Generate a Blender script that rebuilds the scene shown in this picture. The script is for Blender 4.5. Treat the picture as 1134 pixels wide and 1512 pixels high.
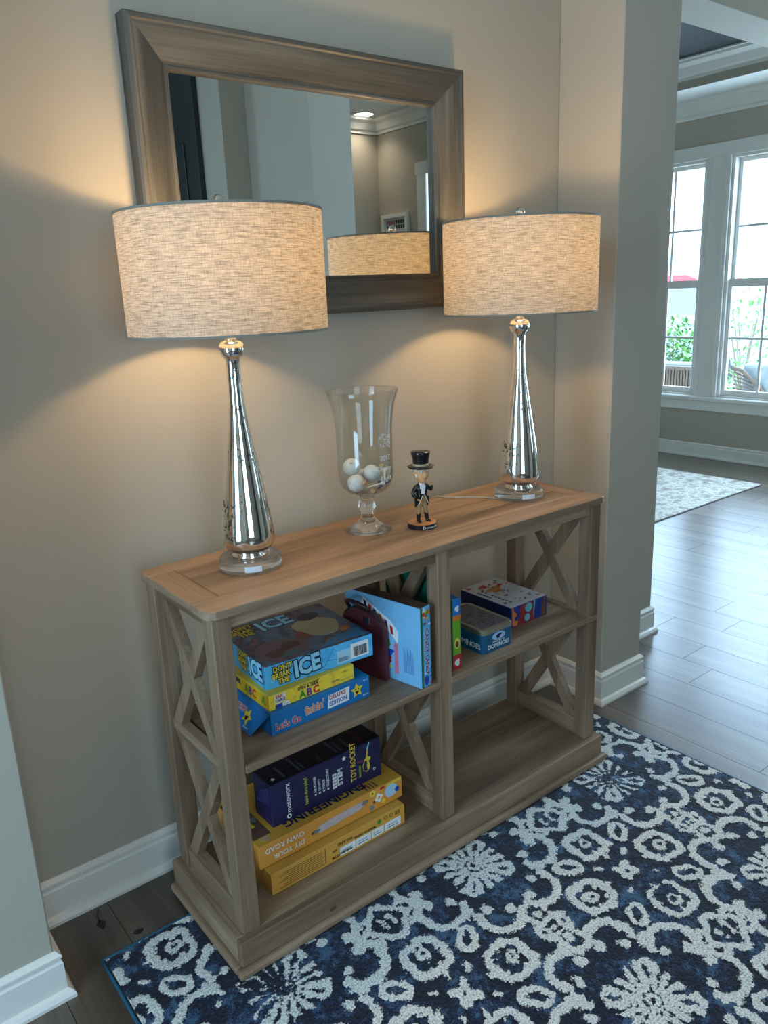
import bpy, bmesh, math, random
import numpy as np
from mathutils import Vector, Matrix

for o in list(bpy.data.objects):
    bpy.data.objects.remove(o, do_unlink=True)
SC = bpy.context.scene
COL = SC.collection
PI = math.pi
random.seed(7)

# ------------------------------------------------------------------ camera
cd = bpy.data.cameras.new('camera'); cam = bpy.data.objects.new('camera', cd); COL.objects.link(cam)
cam.location = (-0.5817, -1.7505, 1.4104)
cam.rotation_euler = (1.3009, 0.0403, -0.6699)
cd.sensor_fit = 'HORIZONTAL'; cd.sensor_width = 36.0
cd.lens = 1170.7 / 1134 * 36.0
cd.clip_start = 0.02; cd.clip_end = 300
SC.camera = cam

# ------------------------------------------------------------------ world
wd = bpy.data.worlds.new('daylight'); SC.world = wd; wd.use_nodes = True
nt = wd.node_tree; nt.nodes.clear()
wo = nt.nodes.new('ShaderNodeOutputWorld'); bg = nt.nodes.new('ShaderNodeBackground')
bg.inputs['Color'].default_value = (0.50, 0.73, 1.0, 1); bg.inputs['Strength'].default_value = 9.5
nt.links.new(bg.outputs[0], wo.inputs[0])

# ------------------------------------------------------------------ big lights and exposure
def area(name, loc, rot, sx, sy, power, col, spread=PI):
    l = bpy.data.lights.new(name, 'AREA'); l.shape = 'RECTANGLE'; l.size = sx; l.size_y = sy
    l.energy = power; l.color = col; l.spread = spread
    o = bpy.data.objects.new(name, l); COL.objects.link(o); o.location = loc; o.rotation_euler = rot
    return o
DAY = (0.62, 0.83, 1.0)
area('daylight_front_window', (-0.75, -3.93, 1.35), (PI / 2, 0, 0), 1.3, 1.9, 24, DAY)      # window in the wall behind the camera
area('daylight_side_window', (-2.05, -1.15, 1.30), (PI / 2, 0, -PI / 2), 0.8, 2.0, 36, (.44, .74, 1.0))    # sidelight left of the camera
area('added_living_daylight', (5.30, 0.05, 1.4), (PI / 2, 0, PI / 2), 0.8, 1.7, 75, (.50, .77, 1.0))      # added daylight, for an unseen third living-room window
area('downlight_far', (3.39, -3.44, 2.69), (0, 0, 0), 0.10, 0.10, 0.9, (1, .84, .66), spread=math.radians(110)).data.shape = 'DISK'
vs = SC.view_settings
vs.view_transform = 'Standard'; vs.look = 'None'; vs.gamma = 1.0; vs.exposure = 0.5
vs.use_curve_mapping = False

# ------------------------------------------------------------------ helpers
def obj(name, bm, mats, parent=None, world=False, label=None, smooth=False, kind=None, rot=None, loc=None):
    me = bpy.data.meshes.new(name)
    if world and parent is not None:
        bm.transform(mat_of(parent).inverted())
    bm.to_mesh(me); bm.free()
    if not isinstance(mats, (list, tuple)): mats = [mats]
    for m in mats: me.materials.append(m)
    if smooth:
        if smooth == 'auto': me.polygons.foreach_set('use_smooth', [True] * len(me.polygons)); me.set_sharp_from_angle(angle=math.radians(38))
        me.polygons.foreach_set('use_smooth', [True] * len(me.polygons))
    o = bpy.data.objects.new(name, me); COL.objects.link(o)
    if parent is not None: o.parent = parent
    if loc is not None: o.location = loc
    if rot is not None: o.rotation_euler = rot
    if label: o['label'] = label
    if kind: o['kind'] = kind
    return o
def mat_of(o):
    m = Matrix.LocRotScale(o.location, o.rotation_euler, o.scale)
    return mat_of(o.parent) @ m if o.parent else m
def thing(name, label, cat, loc=(0, 0, 0), rz=0, group=None):
    o = bpy.data.objects.new(name, None); COL.objects.link(o); o.location = loc; o.rotation_euler = (0, 0, rz)
    o.empty_display_size = 0.05
    o['label'] = label; o['category'] = cat
    if group: o['group'] = group
    return o
def tag(o, label, cat, group=None):
    o['label'] = label; o['category'] = cat
    if group: o['group'] = group
    return o
def box(bm, x0, x1, y0, y1, z0, z1, bev=0.0, seg=1, mi=0):
    r = bmesh.ops.create_cube(bm, size=1.0)
    v = r['verts']
    for p in v:
        p.co = Vector(((x0 + x1) / 2 + p.co.x * (x1 - x0), (y0 + y1) / 2 + p.co.y * (y1 - y0), (z0 + z1) / 2 + p.co.z * (z1 - z0)))
    fs = set(f for p in v for f in p.link_faces)
    for f in fs: f.material_index = mi
    if bev > 0:
        es = list(set(e for p in v for e in p.link_edges))
        rr = bmesh.ops.bevel(bm, geom=es, offset=bev, segments=seg, affect='EDGES', profile=0.5)
        for f in rr['faces']: f.material_index = mi
    return bm
def nb(*a, **k):
    bm = bmesh.new()
    if a: box(bm, *a, **k)
    return bm
def lathe(bm, prof, n=48, cx=0, cy=0, closed=False, mi=0):
    """prof: list of (r, z)."""
    rings = []
    for r, z in prof:
        if r < 1e-5: rings.append([bm.verts.new((cx, cy, z))])
        else: rings.append([bm.verts.new((cx + r * math.cos(2 * PI * i / n), cy + r * math.sin(2 * PI * i / n), z)) for i in range(n)])
    m = len(rings)
    for k in range(m if closed else m - 1):
        a, b = rings[k], rings[(k + 1) % m]
        for i in range(n):
            j = (i + 1) % n
            if len(a) == 1 and len(b) == 1: continue
            if len(a) == 1: f = bm.faces.new((a[0], b[j], b[i]))
            elif len(b) == 1: f = bm.faces.new((a[i], a[j], b[0]))
            else: f = bm.faces.new((a[i], a[j], b[j], b[i]))
            f.material_index = mi
    return bm
def tube(bm, pts, r, n=8, cap=True, mi=0):
    pts = [Vector(p) for p in pts]; rings = []
    up = Vector((0, 0, 1))
    for i, p in enumerate(pts):
        d = (pts[min(i + 1, len(pts) - 1)] - pts[max(i - 1, 0)]).normalized()
        a = d.cross(up)
        if a.length < 1e-3: a = d.cross(Vector((1, 0, 0)))
        a.normalize(); b = a.cross(d).normalized()
        rr = r[i] if isinstance(r, (list, tuple)) else r
        rings.append([bm.verts.new(p + a * rr * math.cos(2 * PI * k / n) + b * rr * math.sin(2 * PI * k / n)) for k in range(n)])
    for k in range(len(rings) - 1):
        for i in range(n):
            j = (i + 1) % n
            f = bm.faces.new((rings[k][i], rings[k][j], rings[k + 1][j], rings[k + 1][i])); f.material_index = mi
    if cap:
        for rg in (rings[0], rings[-1]):
            f = bm.faces.new(rg); f.material_index = mi
        bmesh.ops.recalc_face_normals(bm, faces=bm.faces[:])
    return bm
def ball(bm, c, r, sub=2, sc=(1, 1, 1), mi=0, rot=None):
    rr = bmesh.ops.create_icosphere(bm, subdivisions=sub, radius=1.0)
    M = Matrix.Translation(c) @ (rot.to_4x4() if rot else Matrix.Identity(4)) @ Matrix.Diagonal((r * sc[0], r * sc[1], r * sc[2], 1))
    for v in rr['verts']: v.co = M @ v.co
    for f in set(f for v in rr['verts'] for f in v.link_faces): f.material_index = mi
def prism(bm, pts, d0, d1, M=None, mi=0):
    """polygon pts (u,v) extruded from w=d0 to w=d1, mapped by matrix M (u,v,w)."""
    M = M or Matrix.Identity(4)
    a = [bm.verts.new(M @ Vector((p[0], p[1], d0))) for p in pts]
    b = [bm.verts.new(M @ Vector((p[0], p[1], d1))) for p in pts]
    n = len(pts)
    fs = [bm.faces.new(list(reversed(a))), bm.faces.new(b)]
    for i in range(n):
        j = (i + 1) % n
        fs.append(bm.faces.new((a[i], a[j], b[j], b[i])))
    for f in fs: f.material_index = mi
    return bm
def profile_run(path, prof, side=1, closed_end=True):
    """sweep profile (d,z) along xy path with mitred corners; d is the distance to the right of travel."""
    bm = bmesh.new(); P = [Vector((p[0], p[1])) for p in path]; rings = []
    for i, p in enumerate(P):
        if i == 0: t0 = t1 = (P[1] - P[0]).normalized()
        elif i == len(P) - 1: t0 = t1 = (P[-1] - P[-2]).normalized()
        else: t0 = (P[i] - P[i - 1]).normalized(); t1 = (P[i + 1] - P[i]).normalized()
        n0 = Vector((t0.y, -t0.x)) * side; n1 = Vector((t1.y, -t1.x)) * side
        m = (n0 + n1); m = m / max(m.dot(n0), 1e-6) if m.length > 1e-6 else n0
        rings.append([bm.verts.new((p.x + m.x * d, p.y + m.y * d, z)) for d, z in prof])
    k = len(prof)
    for a, b in zip(rings[:-1], rings[1:]):
        for i in range(k):
            j = (i + 1) % k
            bm.faces.new((a[i], a[j], b[j], b[i]))
    bm.faces.new(rings[0]); bm.faces.new(list(reversed(rings[-1])))
    bmesh.ops.recalc_face_normals(bm, faces=bm.faces[:])
    return bm
def text_mesh(s, size, fat=0.0, ext=0.0002, align='LEFT', sx=1.0, spacing=1.0):
    c = bpy.data.curves.new('lettering', 'FONT'); c.body = s; c.size = size; c.offset = fat; c.extrude = ext
    c.align_x = align; c.align_y = 'CENTER'; c.space_character = spacing; c.resolution_u = 2
    o = bpy.data.objects.new('lettering', c); COL.objects.link(o)
    dg = bpy.context.evaluated_depsgraph_get(); dg.update()
    me = bpy.data.meshes.new_from_object(o.evaluated_get(dg)); bm = bmesh.new(); bm.from_mesh(me)
    bpy.data.objects.remove(o, do_unlink=True); bpy.data.meshes.remove(me); bpy.data.curves.remove(c)
    for v in bm.verts: v.co.x *= sx
    return bm
def face_frame(o, u, v):
    """matrix mapping (u,v,w) to space, w = outward normal."""
    u = Vector(u).normalized(); v = Vector(v).normalized(); n = u.cross(v)
    M = Matrix((u, v, n)).transposed().to_4x4(); M.translation = Vector(o); return M
def R2(deg, cx=0, cy=0):
    return Matrix.Translation((cx, cy, 0)) @ Matrix.Rotation(math.radians(deg), 4, 'Z')

# ------------------------------------------------------------------ materials
def new_mat(name):
    m = bpy.data.materials.new(name); m.use_nodes = True; t = m.node_tree
    return m, t, t.nodes['Principled BSDF'], t.links
def N(t, typ, **k):
    n = t.nodes.new('ShaderNode' + typ)
    for a, b in k.items(): setattr(n, a, b)
    return n
def s2l(c): return tuple(((x / 255) / 12.92 if x / 255 <= 0.04045 else ((x / 255 + 0.055) / 1.055) ** 2.4) for x in c) + (1,)
def plain(name, rgb, rough=0.5, metal=0.0, var=0.06, scale=40, bump=0.0, spec=0.5, coat=0.0, lin=False):
    """colour with a little procedural mottling."""
    m, t, b, L = new_mat(name)
    c = rgb if lin else s2l(rgb)
    tc = N(t, 'TexCoord'); nz = N(t, 'TexNoise'); nz.inputs['Scale'].default_value = scale; nz.inputs['Detail'].default_value = 4
    L.new(tc.outputs['Object'], nz.inputs['Vector'])
    r = N(t, 'ValToRGB'); r.color_ramp.elements[0].position = 0.3; r.color_ramp.elements[1].position = 0.7
    r.color_ramp.elements[0].color = tuple(x * (1 - var) for x in c[:3]) + (1,)
    r.color_ramp.elements[1].color = tuple(min(1, x * (1 + var)) for x in c[:3]) + (1,)
    L.new(nz.outputs['Fac'], r.inputs[0]); L.new(r.outputs[0], b.inputs['Base Color'])
    b.inputs['Roughness'].default_value = rough; b.inputs['Metallic'].default_value = metal
    b.inputs['Specular IOR Level'].default_value = spec; b.inputs['Coat Weight'].default_value = coat
    if bump:
        bp = N(t, 'Bump'); bp.inputs['Strength'].default_value = bump; bp.inputs['Distance'].default_value = 0.002
        L.new(nz.outputs['Fac'], bp.inputs['Height']); L.new(bp.outputs[0], b.inputs['Normal'])
    return m
def wood(name, axis, dark, mid, light, rough=0.5, s=1.0, knots=True, bump=0.15, rnd=3.0):
    m, t, b, L = new_mat(name)
    tc = N(t, 'TexCoord'); oi = N(t, 'ObjectInfo'); mp = N(t, 'Mapping')
    mul = N(t, 'VectorMath', operation='SCALE'); mul.inputs['Scale'].default_value = rnd
    cx = N(t, 'CombineXYZ')
    for k in range(3): L.new(oi.outputs['Random'], cx.inputs[k])
    L.new(cx.outputs[0], mul.inputs[0])
    ad = N(t, 'VectorMath', operation='ADD'); L.new(tc.outputs['Object'], ad.inputs[0]); L.new(mul.outputs[0], ad.inputs[1])
    L.new(ad.outputs[0], mp.inputs['Vector'])
    sc = [14 * s, 14 * s, 14 * s]; sc[axis] = 1.3 * s; mp.inputs['Scale'].default_value = sc
    n1 = N(t, 'TexNoise'); n1.inputs['Scale'].default_value = 1.0; n1.inputs['Detail'].default_value = 5; n1.inputs['Distortion'].default_value = 0.6
    L.new(mp.outputs[0], n1.inputs['Vector'])
    mp2 = N(t, 'Mapping'); sc2 = [190 * s] * 3; sc2[axis] = 5 * s; mp2.inputs['Scale'].default_value = sc2
    L.new(ad.outputs[0], mp2.inputs['Vector'])
    n2 = N(t, 'TexNoise'); n2.inputs['Scale'].default_value = 1.0; n2.inputs['Detail'].default_value = 3
    L.new(mp2.outputs[0], n2.inputs['Vector'])
    r = N(t, 'ValToRGB'); e = r.color_ramp.elements
    e[0].position = 0.27; e[0].color = s2l(dark); e[1].position = 0.73; e[1].color = s2l(light)
    x = r.color_ramp.elements.new(0.5); x.color = s2l(mid)
    L.new(n1.outputs['Fac'], r.inputs[0])
    r2 = N(t, 'ValToRGB'); r2.color_ramp.elements[0].position = 0.35; r2.color_ramp.elements[1].position = 0.65
    r2.color_ramp.elements[0].color = (0.74, 0.73, 0.72, 1); r2.color_ramp.elements[1].color = (1.08, 1.08, 1.08, 1)
    L.new(n2.outputs['Fac'], r2.inputs[0])
    mx = N(t, 'MixRGB', blend_type='MULTIPLY'); mx.inputs[0].default_value = 0.75
    L.new(r.outputs[0], mx.inputs[1]); L.new(r2.outputs[0], mx.inputs[2])
    L.new(mx.outputs[0], b.inputs['Base Color']); b.inputs['Roughness'].default_value = rough
    bp = N(t, 'Bump'); bp.inputs['Strength'].default_value = bump; bp.inputs['Distance'].default_value = 0.001
    L.new(n2.outputs['Fac'], bp.inputs['Height']); L.new(bp.outputs[0], b.inputs['Normal'])
    return m
def emit(name, rgb, strength):
    m, t, b, L = new_mat(name); b.inputs['Base Color'].default_value = (0, 0, 0, 1)
    b.inputs['Emission Color'].default_value = tuple(rgb) + (1,); b.inputs['Emission Strength'].default_value = strength
    return m
def glass(name, ior=1.49, rough=0.0, tint=(1, 1, 1, 1)):
    m, t, b, L = new_mat(name); b.inputs['Transmission Weight'].default_value = 1.0; b.inputs['IOR'].default_value = ior
    b.inputs['Roughness'].default_value = rough; b.inputs['Base Color'].default_value = tint
    return m
def thin_glass(name, refl=1.0, tint=(0.98, 0.99, 0.99, 1)):
    m, t, b, L = new_mat(name)
    t.nodes.remove(b); out = t.nodes['Material Output']
    tr = N(t, 'BsdfTransparent'); tr.inputs[0].default_value = tint
    gl = N(t, 'BsdfGlossy'); gl.inputs['Roughness'].default_value = 0.02
    lw = N(t, 'LayerWeight'); lw.inputs[0].default_value = 0.5; pw_ = N(t, 'Math', operation='POWER'); pw_.inputs[1].default_value = 3.0; L.new(lw.outputs['Facing'], pw_.inputs[0])
    mu = N(t, 'Math', operation='MULTIPLY_ADD'); mu.inputs[1].default_value = .8 * refl; mu.inputs[2].default_value = .045 * refl
    L.new(pw_.outputs[0], mu.inputs[0]); mx = N(t, 'MixShader')
    L.new(mu.outputs[0], mx.inputs[0]); L.new(tr.outputs[0], mx.inputs[1]); L.new(gl.outputs[0], mx.inputs[2])
    L.new(mx.outputs[0], out.inputs['Surface'])
    return m

M_wall = plain('wall_paint', (176, 168, 154), rough=0.75, var=0.02, scale=3, bump=0.0)
M_trim = plain('trim_paint', (226, 224, 218), rough=0.35, var=0.015, scale=6)
M_ceil = plain('ceiling_paint', (226, 226, 220), rough=0.8, var=0.01, scale=3)
M_tray = plain('tray_paint', (20, 26, 31), rough=0.6, var=0.03, scale=3)
M_slab = plain('slab_dark', (36, 42, 42), rough=0.45, var=0.03, scale=4)
TD, TM, TL = (101, 79, 61), (139, 112, 88), (167, 140, 114)
W_x = wood('weathered_oak_x', 0, TD, TM, TL); W_y = wood('weathered_oak_y', 1, TD, TM, TL); W_z = wood('weathered_oak_z', 2, TD, TM, TL)
FD, FM, FL_ = (60, 50, 42), (92, 80, 68), (122, 108, 92)
W_floor = wood('floor_oak', 1, FD, FM, FL_, rough=0.30, s=0.7, bump=0.1, rnd=9)
W_floor.node_tree.nodes['Principled BSDF'].inputs['Coat Weight'].default_value = 0.55; W_floor.node_tree.nodes['Principled BSDF'].inputs['Coat Roughness'].default_value = 0.27
M_gap = plain('floor_gap', (24, 20, 17), rough=0.8)
# ------------------------------------------------------------------ structure
CZ = 2.705; TH = 0.187; XR = 1.5167; XE = 1.737; YR = -0.229; XL = -0.3255; XO = 2.149; XF = 5.41
def struct(name, bm, m, parent=None, **k): return obj(name, bm, m, parent, kind='structure' if parent is None else None, **k)
fl = struct('floor', nb(-2.7, 5.6, -4.1, 4.1, -0.06, -0.012), M_gap)
PW = 0.1675
plank_n = 0; rest = bmesh.new()
def plank(bm, x0, x1, y0, y1): box(bm, x0 + .0007, x1 - .0007, y0 + .0008, y1 - .0008, -0.012, 0.0)
k0 = int((-2.7 - 1.855) / PW) - 1
rr = random.Random(3)
fixed = {0: [-.181, -1.28], 1: [-.356, -1.45], 2: [-.232, .86], 3: [.007, -.95], 4: [-.204, .92]}
for k in range(k0, 23):
    x0 = 1.855 + PW * (k - 1); x1 = x0 + PW
    if x1 < -2.6 or x0 > 5.5: continue
    ys = fixed.get(k)
    if ys is None: ys = [rr.uniform(-1.2, 0.2)]
    cuts = set([-4.0, 4.0] + ys)
    y = min(ys)
    while y > -3.2: y -= rr.uniform(.95, 1.25); cuts.add(max(y, -4.0))
    y = max(ys)
    while y < 3.2: y += rr.uniform(.95, 1.25); cuts.add(min(y, 4.0))
    cs = sorted(cuts)
    for a, b in zip(cs[:-1], cs[1:]):
        if b - a < 0.05: continue
        vis = (b > -1.3 and a < 2.2 and x1 > -0.45 and x0 > (-9 if a < -.2 else 1.5) or (x0 < 0.4 and b > -1.3 and a < 0.1)) and x1 > -0.6 and not (x0 < 1.4 and a > 0.1)
        if vis and plank_n < 280:
            bm = bmesh.new(); plank(bm, x0, x1, a, b); obj('plank', bm, W_floor, fl); plank_n += 1
        else: plank(rest, x0, x1, a, b)
obj('plank_field', rest, W_floor, fl, kind='stuff')
M_knot = plain('dark_knot', (26, 20, 17), rough=.5)
for kx, ky, ka, kb, kr in ((-.190, -.089, .010, .015, .3), (-.131, -.168, .012, .008, .2)):
    bm = bmesh.new(); prism(bm, [(kx + ka * math.cos(t) * (1 + .2 * math.sin(3 * t)), ky + kb * math.sin(t) * (1 + .15 * math.cos(4 * t))) for t in [2 * PI * i / 18 for i in range(18)]], 0, .0003); obj('knot', bm, M_knot, fl)
bm = bmesh.new(); prism(bm, [(-.193, -.078), (-.1885, -.078), (-.1865, -.056), (-.177, -.034), (-.1805, -.033), (-.191, -.056)], 0, .0003); obj('knot_crack', bm, M_knot, fl)

struct('wall_back', nb(XL - .3, XO, 0, TH, 0, CZ), M_wall)
struct('wall_left_return', nb(-2.72, XL, YR, 0.0, 0, CZ, bev=.003), M_wall)
struct('wall_right_return', nb(XR, XE, YR, 0.0, 0, CZ, bev=.003), M_wall)
struct('wall_header', nb(XO, XF, 0, TH, 2.355, CZ), M_wall)
struct('wall_left', nb(-2.22, -2.1, -4.1, YR, 0, CZ), M_wall)
struct('wall_front', nb(-2.72, 1.98, -4.1, -3.98, 0, CZ), M_wall)
struct('wall_living_left', nb(XO - .12, XO, TH, 4.0, 0, CZ), M_wall)
struct('wall_living_back', nb(XO - .12, XF + .12, 3.98, 4.1, 0, CZ), M_wall)
# stepped piers of the opposite wall, seen in the mirror
struct('wall_pier_near', nb(1.845, 2.106, -4.0, -1.88, 0, CZ, bev=.002), M_wall)
struct('wall_pier_far', nb(1.69, 1.8445, -4.0, -2.50, 0, CZ, bev=.002), M_wall)
dr = struct('dark_slab', nb(1.655, 1.689, -3.97, -2.752, 0.01, 2.69, bev=.002), M_slab)  # dark panelled slab, floor to ceiling, beside the far pier
for z0, z1 in ((.2, 1.0), (1.15, 2.3)):
    bm = nb(1.645, 1.655, -3.62, -2.91, z0, z1, bev=.004); obj('slab_panel', bm, M_slab, dr)
struct('wall_dining_back', nb(2.107, 3.72, -3.68, -3.556, 0, CZ), M_wall)
struct('wall_dining_right', nb(3.6, 3.72, -3.556, -1.35, 0, CZ), M_wall)
struct('wall_right', nb(3.72, XF + .12, -1.47, -1.35, 0, CZ), M_wall)

# ceiling with a dark tray over the living room
bm = bmesh.new()
box(bm, -2.72, XO, -4.1, 4.1, CZ, CZ + .17); box(bm, XO, XF + .12, -4.1, TH + .25, CZ, CZ + .17)
box(bm, 4.97, XF + .12, TH + .25, 4.1, CZ, CZ + .17); box(bm, XO, 2.6, TH + .25, 4.1, CZ, CZ + .17); box(bm, 2.6, 4.97, 3.5, 4.1, CZ, CZ + .17)
ce = struct('ceiling', bm, M_ceil)
struct('trim_tray_fascia', profile_run([(2.6, TH + .25), (2.6, 3.5), (4.97, 3.5), (4.97, TH + .25), (2.6, TH + .25)], [(.002, CZ + .001), (.002, 2.88), (-.02, 2.88), (-.02, CZ + .001)], side=1), M_wall)
struct('ceiling_tray', nb(2.5, 5.07, TH + .15, 3.6, 2.885, 3.0), M_tray)
crown = [(0, -.125), (.012, -.125), (.014, -.105), (.03, -.095), (.055, -.05), (.085, -.028), (.09, -.012), (.10, -.010), (.10, 0), (0, 0)]
struct('trim_tray_crown', profile_run([(2.6, TH + .25), (2.6, 3.5), (4.97, 3.5), (4.97, TH + .25), (2.6, TH + .25)], [(d, z + 2.884) for d, z in crown][:], side=1), M_trim)
struct('trim_crown_living', profile_run([(XF, 4.0), (XF, TH)], [(d, z + CZ) for d, z in crown], side=1), M_trim)
struct('trim_crown_dining', profile_run([(3.6, -1.35), (3.6, -3.556), (2.107, -3.556)], [(d * .9, z * .9 + CZ) for d, z in crown], side=1), M_trim)

# baseboards with a shoe moulding
HB = 0.1134
bp = [(0, 0), (.026, 0), (.026, .008), (.021, .017), (.013, .021), (.013, .085), (.010, .090), (.010, .096), (.0125, .099), (.0125, .104), (.006, .110), (.003, HB), (0, HB)]
full = [(-2.1, YR), (XL, YR), (XL, 0), (XR, 0), (XR, YR), (XE, YR), (XE, 0), (XO, 0), (XO, TH)]
struct('baseboard_left', profile_run(full[:3], bp), M_trim)
struct('baseboard_back', profile_run([(XL, 0), (XR, 0)], bp), M_trim)
struct('baseboard_right', profile_run(full[3:6] + [(XE, 0)], bp), M_trim)
struct('baseboard_opening', profile_run([(XE, 0), (XO, 0), (XO, TH)], bp), M_trim)
struct('baseboard_living', profile_run([(XF, 3.98), (XF, -1.35)], bp), M_trim)

# far wall with double-hung windows
WZ0, WZ1 = 0.50, 2.288
wins = [(1.80, 2.68), (0.72, 1.60), (-0.38, 0.50)]  # last pair is an unseen third window, added for its daylight
bm = bmesh.new(); X0, X1 = XF, XF + .12
box(bm, X0, X1, -1.47, 4.0, 0, WZ0); box(bm, X0, X1, -1.47, 4.0, WZ1, CZ)
ys = [-1.47] + [v for w in sorted(wins) for v in w] + [4.0]
for a, b in zip(ys[::2], ys[1::2]): box(bm, X0, X1, a, b, WZ0, WZ1)
struct('wall_living', bm, M_wall)
# casing
struct('trim_1', nb(XF - .022, XF, -.48, 2.78, WZ1, 2.385, bev=.003), M_trim)
struct('trim_2', nb(XF - .05, XF + .04, -.50, 2.80, .465, .50, bev=.006), M_trim)
struct('trim_3', nb(XF - .018, XF, -.48, 2.78, .385, .465, bev=.004), M_trim)
tn = 4
for a, b in ((2.68, 2.78), (1.60, 1.80), (.50, .72), (-.48, -.38)):
    bm = nb(XF - .016, XF, a, b, .50, WZ1, bev=.002)
    if b - a > .15:
        box(bm, XF - .022, XF - .014, a + .03, a + .045, .50, WZ1); box(bm, XF - .022, XF - .014, b - .045, b - .03, .50, WZ1)
    struct('trim_%d' % tn, bm, M_trim); tn += 1
M_pane = thin_glass('window_glass', 0.6)
for wi, (a, b) in enumerate(wins):
    fr = bmesh.new()
    for lo, hi in ((a + .0003, a + .022), (b - .022, b - .0003)): box(fr, XF + .005, XF + .10, lo, hi, WZ0, WZ1)
    box(fr, XF + .005, XF + .10, a + .022, b - .022, WZ1 - .02, WZ1); box(fr, XF + .005, XF + .10, a + .022, b - .022, WZ0, WZ0 + .012)
    w = struct('window_%d' % (wi + 1), fr, M_trim)
    for nm, x, z0, z1 in (('lower_sash', XF + .03, WZ0 + .012, 1.405), ('upper_sash', XF + .065, 1.345, WZ1 - .02)):
        s = bmesh.new(); y0, y1 = a + .0222, b - .0222
        box(s, x, x + .03, y0, y0 + .028, z0, z1, bev=.003); box(s, x, x + .03, y1 - .028, y1, z0, z1, bev=.003)
        box(s, x + .0004, x + .0296, y0 + .0275, y1 - .0275, z1 - (.058 if nm == 'lower_sash' else .03), z1); box(s, x + .0004, x + .0296, y0 + .0275, y1 - .0275, z0, z0 + (.045 if nm == 'lower_sash' else .058))
        so = obj(nm, s, M_trim, w)
        gy = [y0 + .028 + (y1 - y0 - .056) * f for f in (0, 1 / 3, 2 / 3, 1)]; za = z0 + .05; zb = z1 - .04; zm = (z0 + z1) / 2 + (.0 if nm == 'lower_sash' else -.02)
        for g in gy[1:3]: obj('muntin', nb(x + .008, x + .02, g - .009, g + .009, za - .02, zb + .02), M_trim, so)
        obj('muntin', nb(x + .0085, x + .0195, y0 + .01, y1 - .01, zm - .009, zm + .009), M_trim, so)
        for i in range(3):
            for q0, q1 in ((za - .012, zm), (zm, zb + .012)):
                obj('pane', nb(x + .0125, x + .0155, gy[i] + .0005, gy[i + 1] - .0005, q0 + .0005, q1 - .0005), M_pane, so)

# dining room window casing seen in the mirror
w = struct('window_4', nb(3.578, 3.6, -3.075, -2.975, 0.9, 2.31, bev=.003), M_trim)
obj('casing_head', nb(3.576, 3.6, -3.09, -2.0, 2.24, 2.33, bev=.003), M_trim, w)
obj('casing_side', nb(3.578, 3.6, -2.15, -2.05, .9, 2.24, bev=.003), M_trim, w)
obj('pane', nb(3.59, 3.597, -2.975, -2.15, .95, 2.24), emit('bright_pane', (.62, .86, 1), 1.3), w)
obj('muntin', nb(3.585, 3.6, -2.975, -2.15, 1.6, 1.62), M_trim, w)

# framed print
pf = thing('picture_frame', 'small white-framed print on the far wall, seen in the mirror above the right lamp', 'picture', (3.6, -3.35, 1.64))
def fb(y0, y1, z0, z1, x=3.57):
    bm = nb(x, 3.6, y0, y1, z0, z1, bev=.002); return bm
M_white = plain('white_print', (232, 230, 226), rough=.5, var=.01)
bm = bmesh.new(); Y0, Y1, Z0, Z1 = -3.508, -3.192, 1.60, 2.00
box(bm, 3.572, 3.599, Y0, Y0 + .03, Z0, Z1); box(bm, 3.572, 3.599, Y1 - .03, Y1, Z0, Z1); box(bm, 3.572, 3.599, Y0 + .0301, Y1 - .0301, Z1 - .03, Z1); box(bm, 3.572, 3.599, Y0 + .0301, Y1 - .0301, Z0, Z0 + .03)
obj('frame', bm, M_white, pf, world=True)
obj('paper', nb(3.588, 3.599, Y0 + .03, Y1 - .03, Z0 + .03, Z1 - .03), plain('print_paper', (214, 212, 208), var=.02), pf, world=True)
bm = bmesh.new(); FM_ = face_frame((3.587, Y1 - .045, Z1 - .05), (0, -1, 0), (0, 0, 1))
rp = random.Random(5)
for r_ in range(2):
    for c_ in range(8):
        u = .004 + c_ * .028; prism(bm, [(u, -r_ * .035 - .025), (u + .018, -r_ * .035 - .025), (u + .018, -r_ * .035), (u, -r_ * .035)], 0, .001, FM_, mi=(0 if c_ > 3 and r_ == 0 else 1))
for r_ in range(6):
    prism(bm, [(.004, -.11 - r_ * .035), (.026, -.11 - r_ * .035), (.024, -.09 - r_ * .035), (.008, -.09 - r_ * .035)], 0, .001, FM_, mi=1)
prism(bm, [(.05, -.25), (.2, -.25), (.2, -.09), (.05, -.09)], 0, .0008, FM_, mi=2)
obj('artwork', bm, [plain('print_red', (190, 100, 96)), plain('print_black', (60, 60, 66)), plain('print_blue', (120, 140, 165))], pf, world=True)
dl = thing('ceiling_light', 'round recessed ceiling light, lit, seen in the mirror', 'ceiling light', (3.39, -3.44, CZ))
bm = bmesh.new(); lathe(bm, [(.075, 0), (.092, -.001), (.09, -.008), (.074, -.006), (.07, 0)], 32); obj('trim_ring', bm, M_white, dl)
bm = bmesh.new(); lathe(bm, [(0, -.003), (.073, -.003)], 32); obj('lens', bm, emit('downlight_lens', (1, .93, .8), 5), dl)

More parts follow.
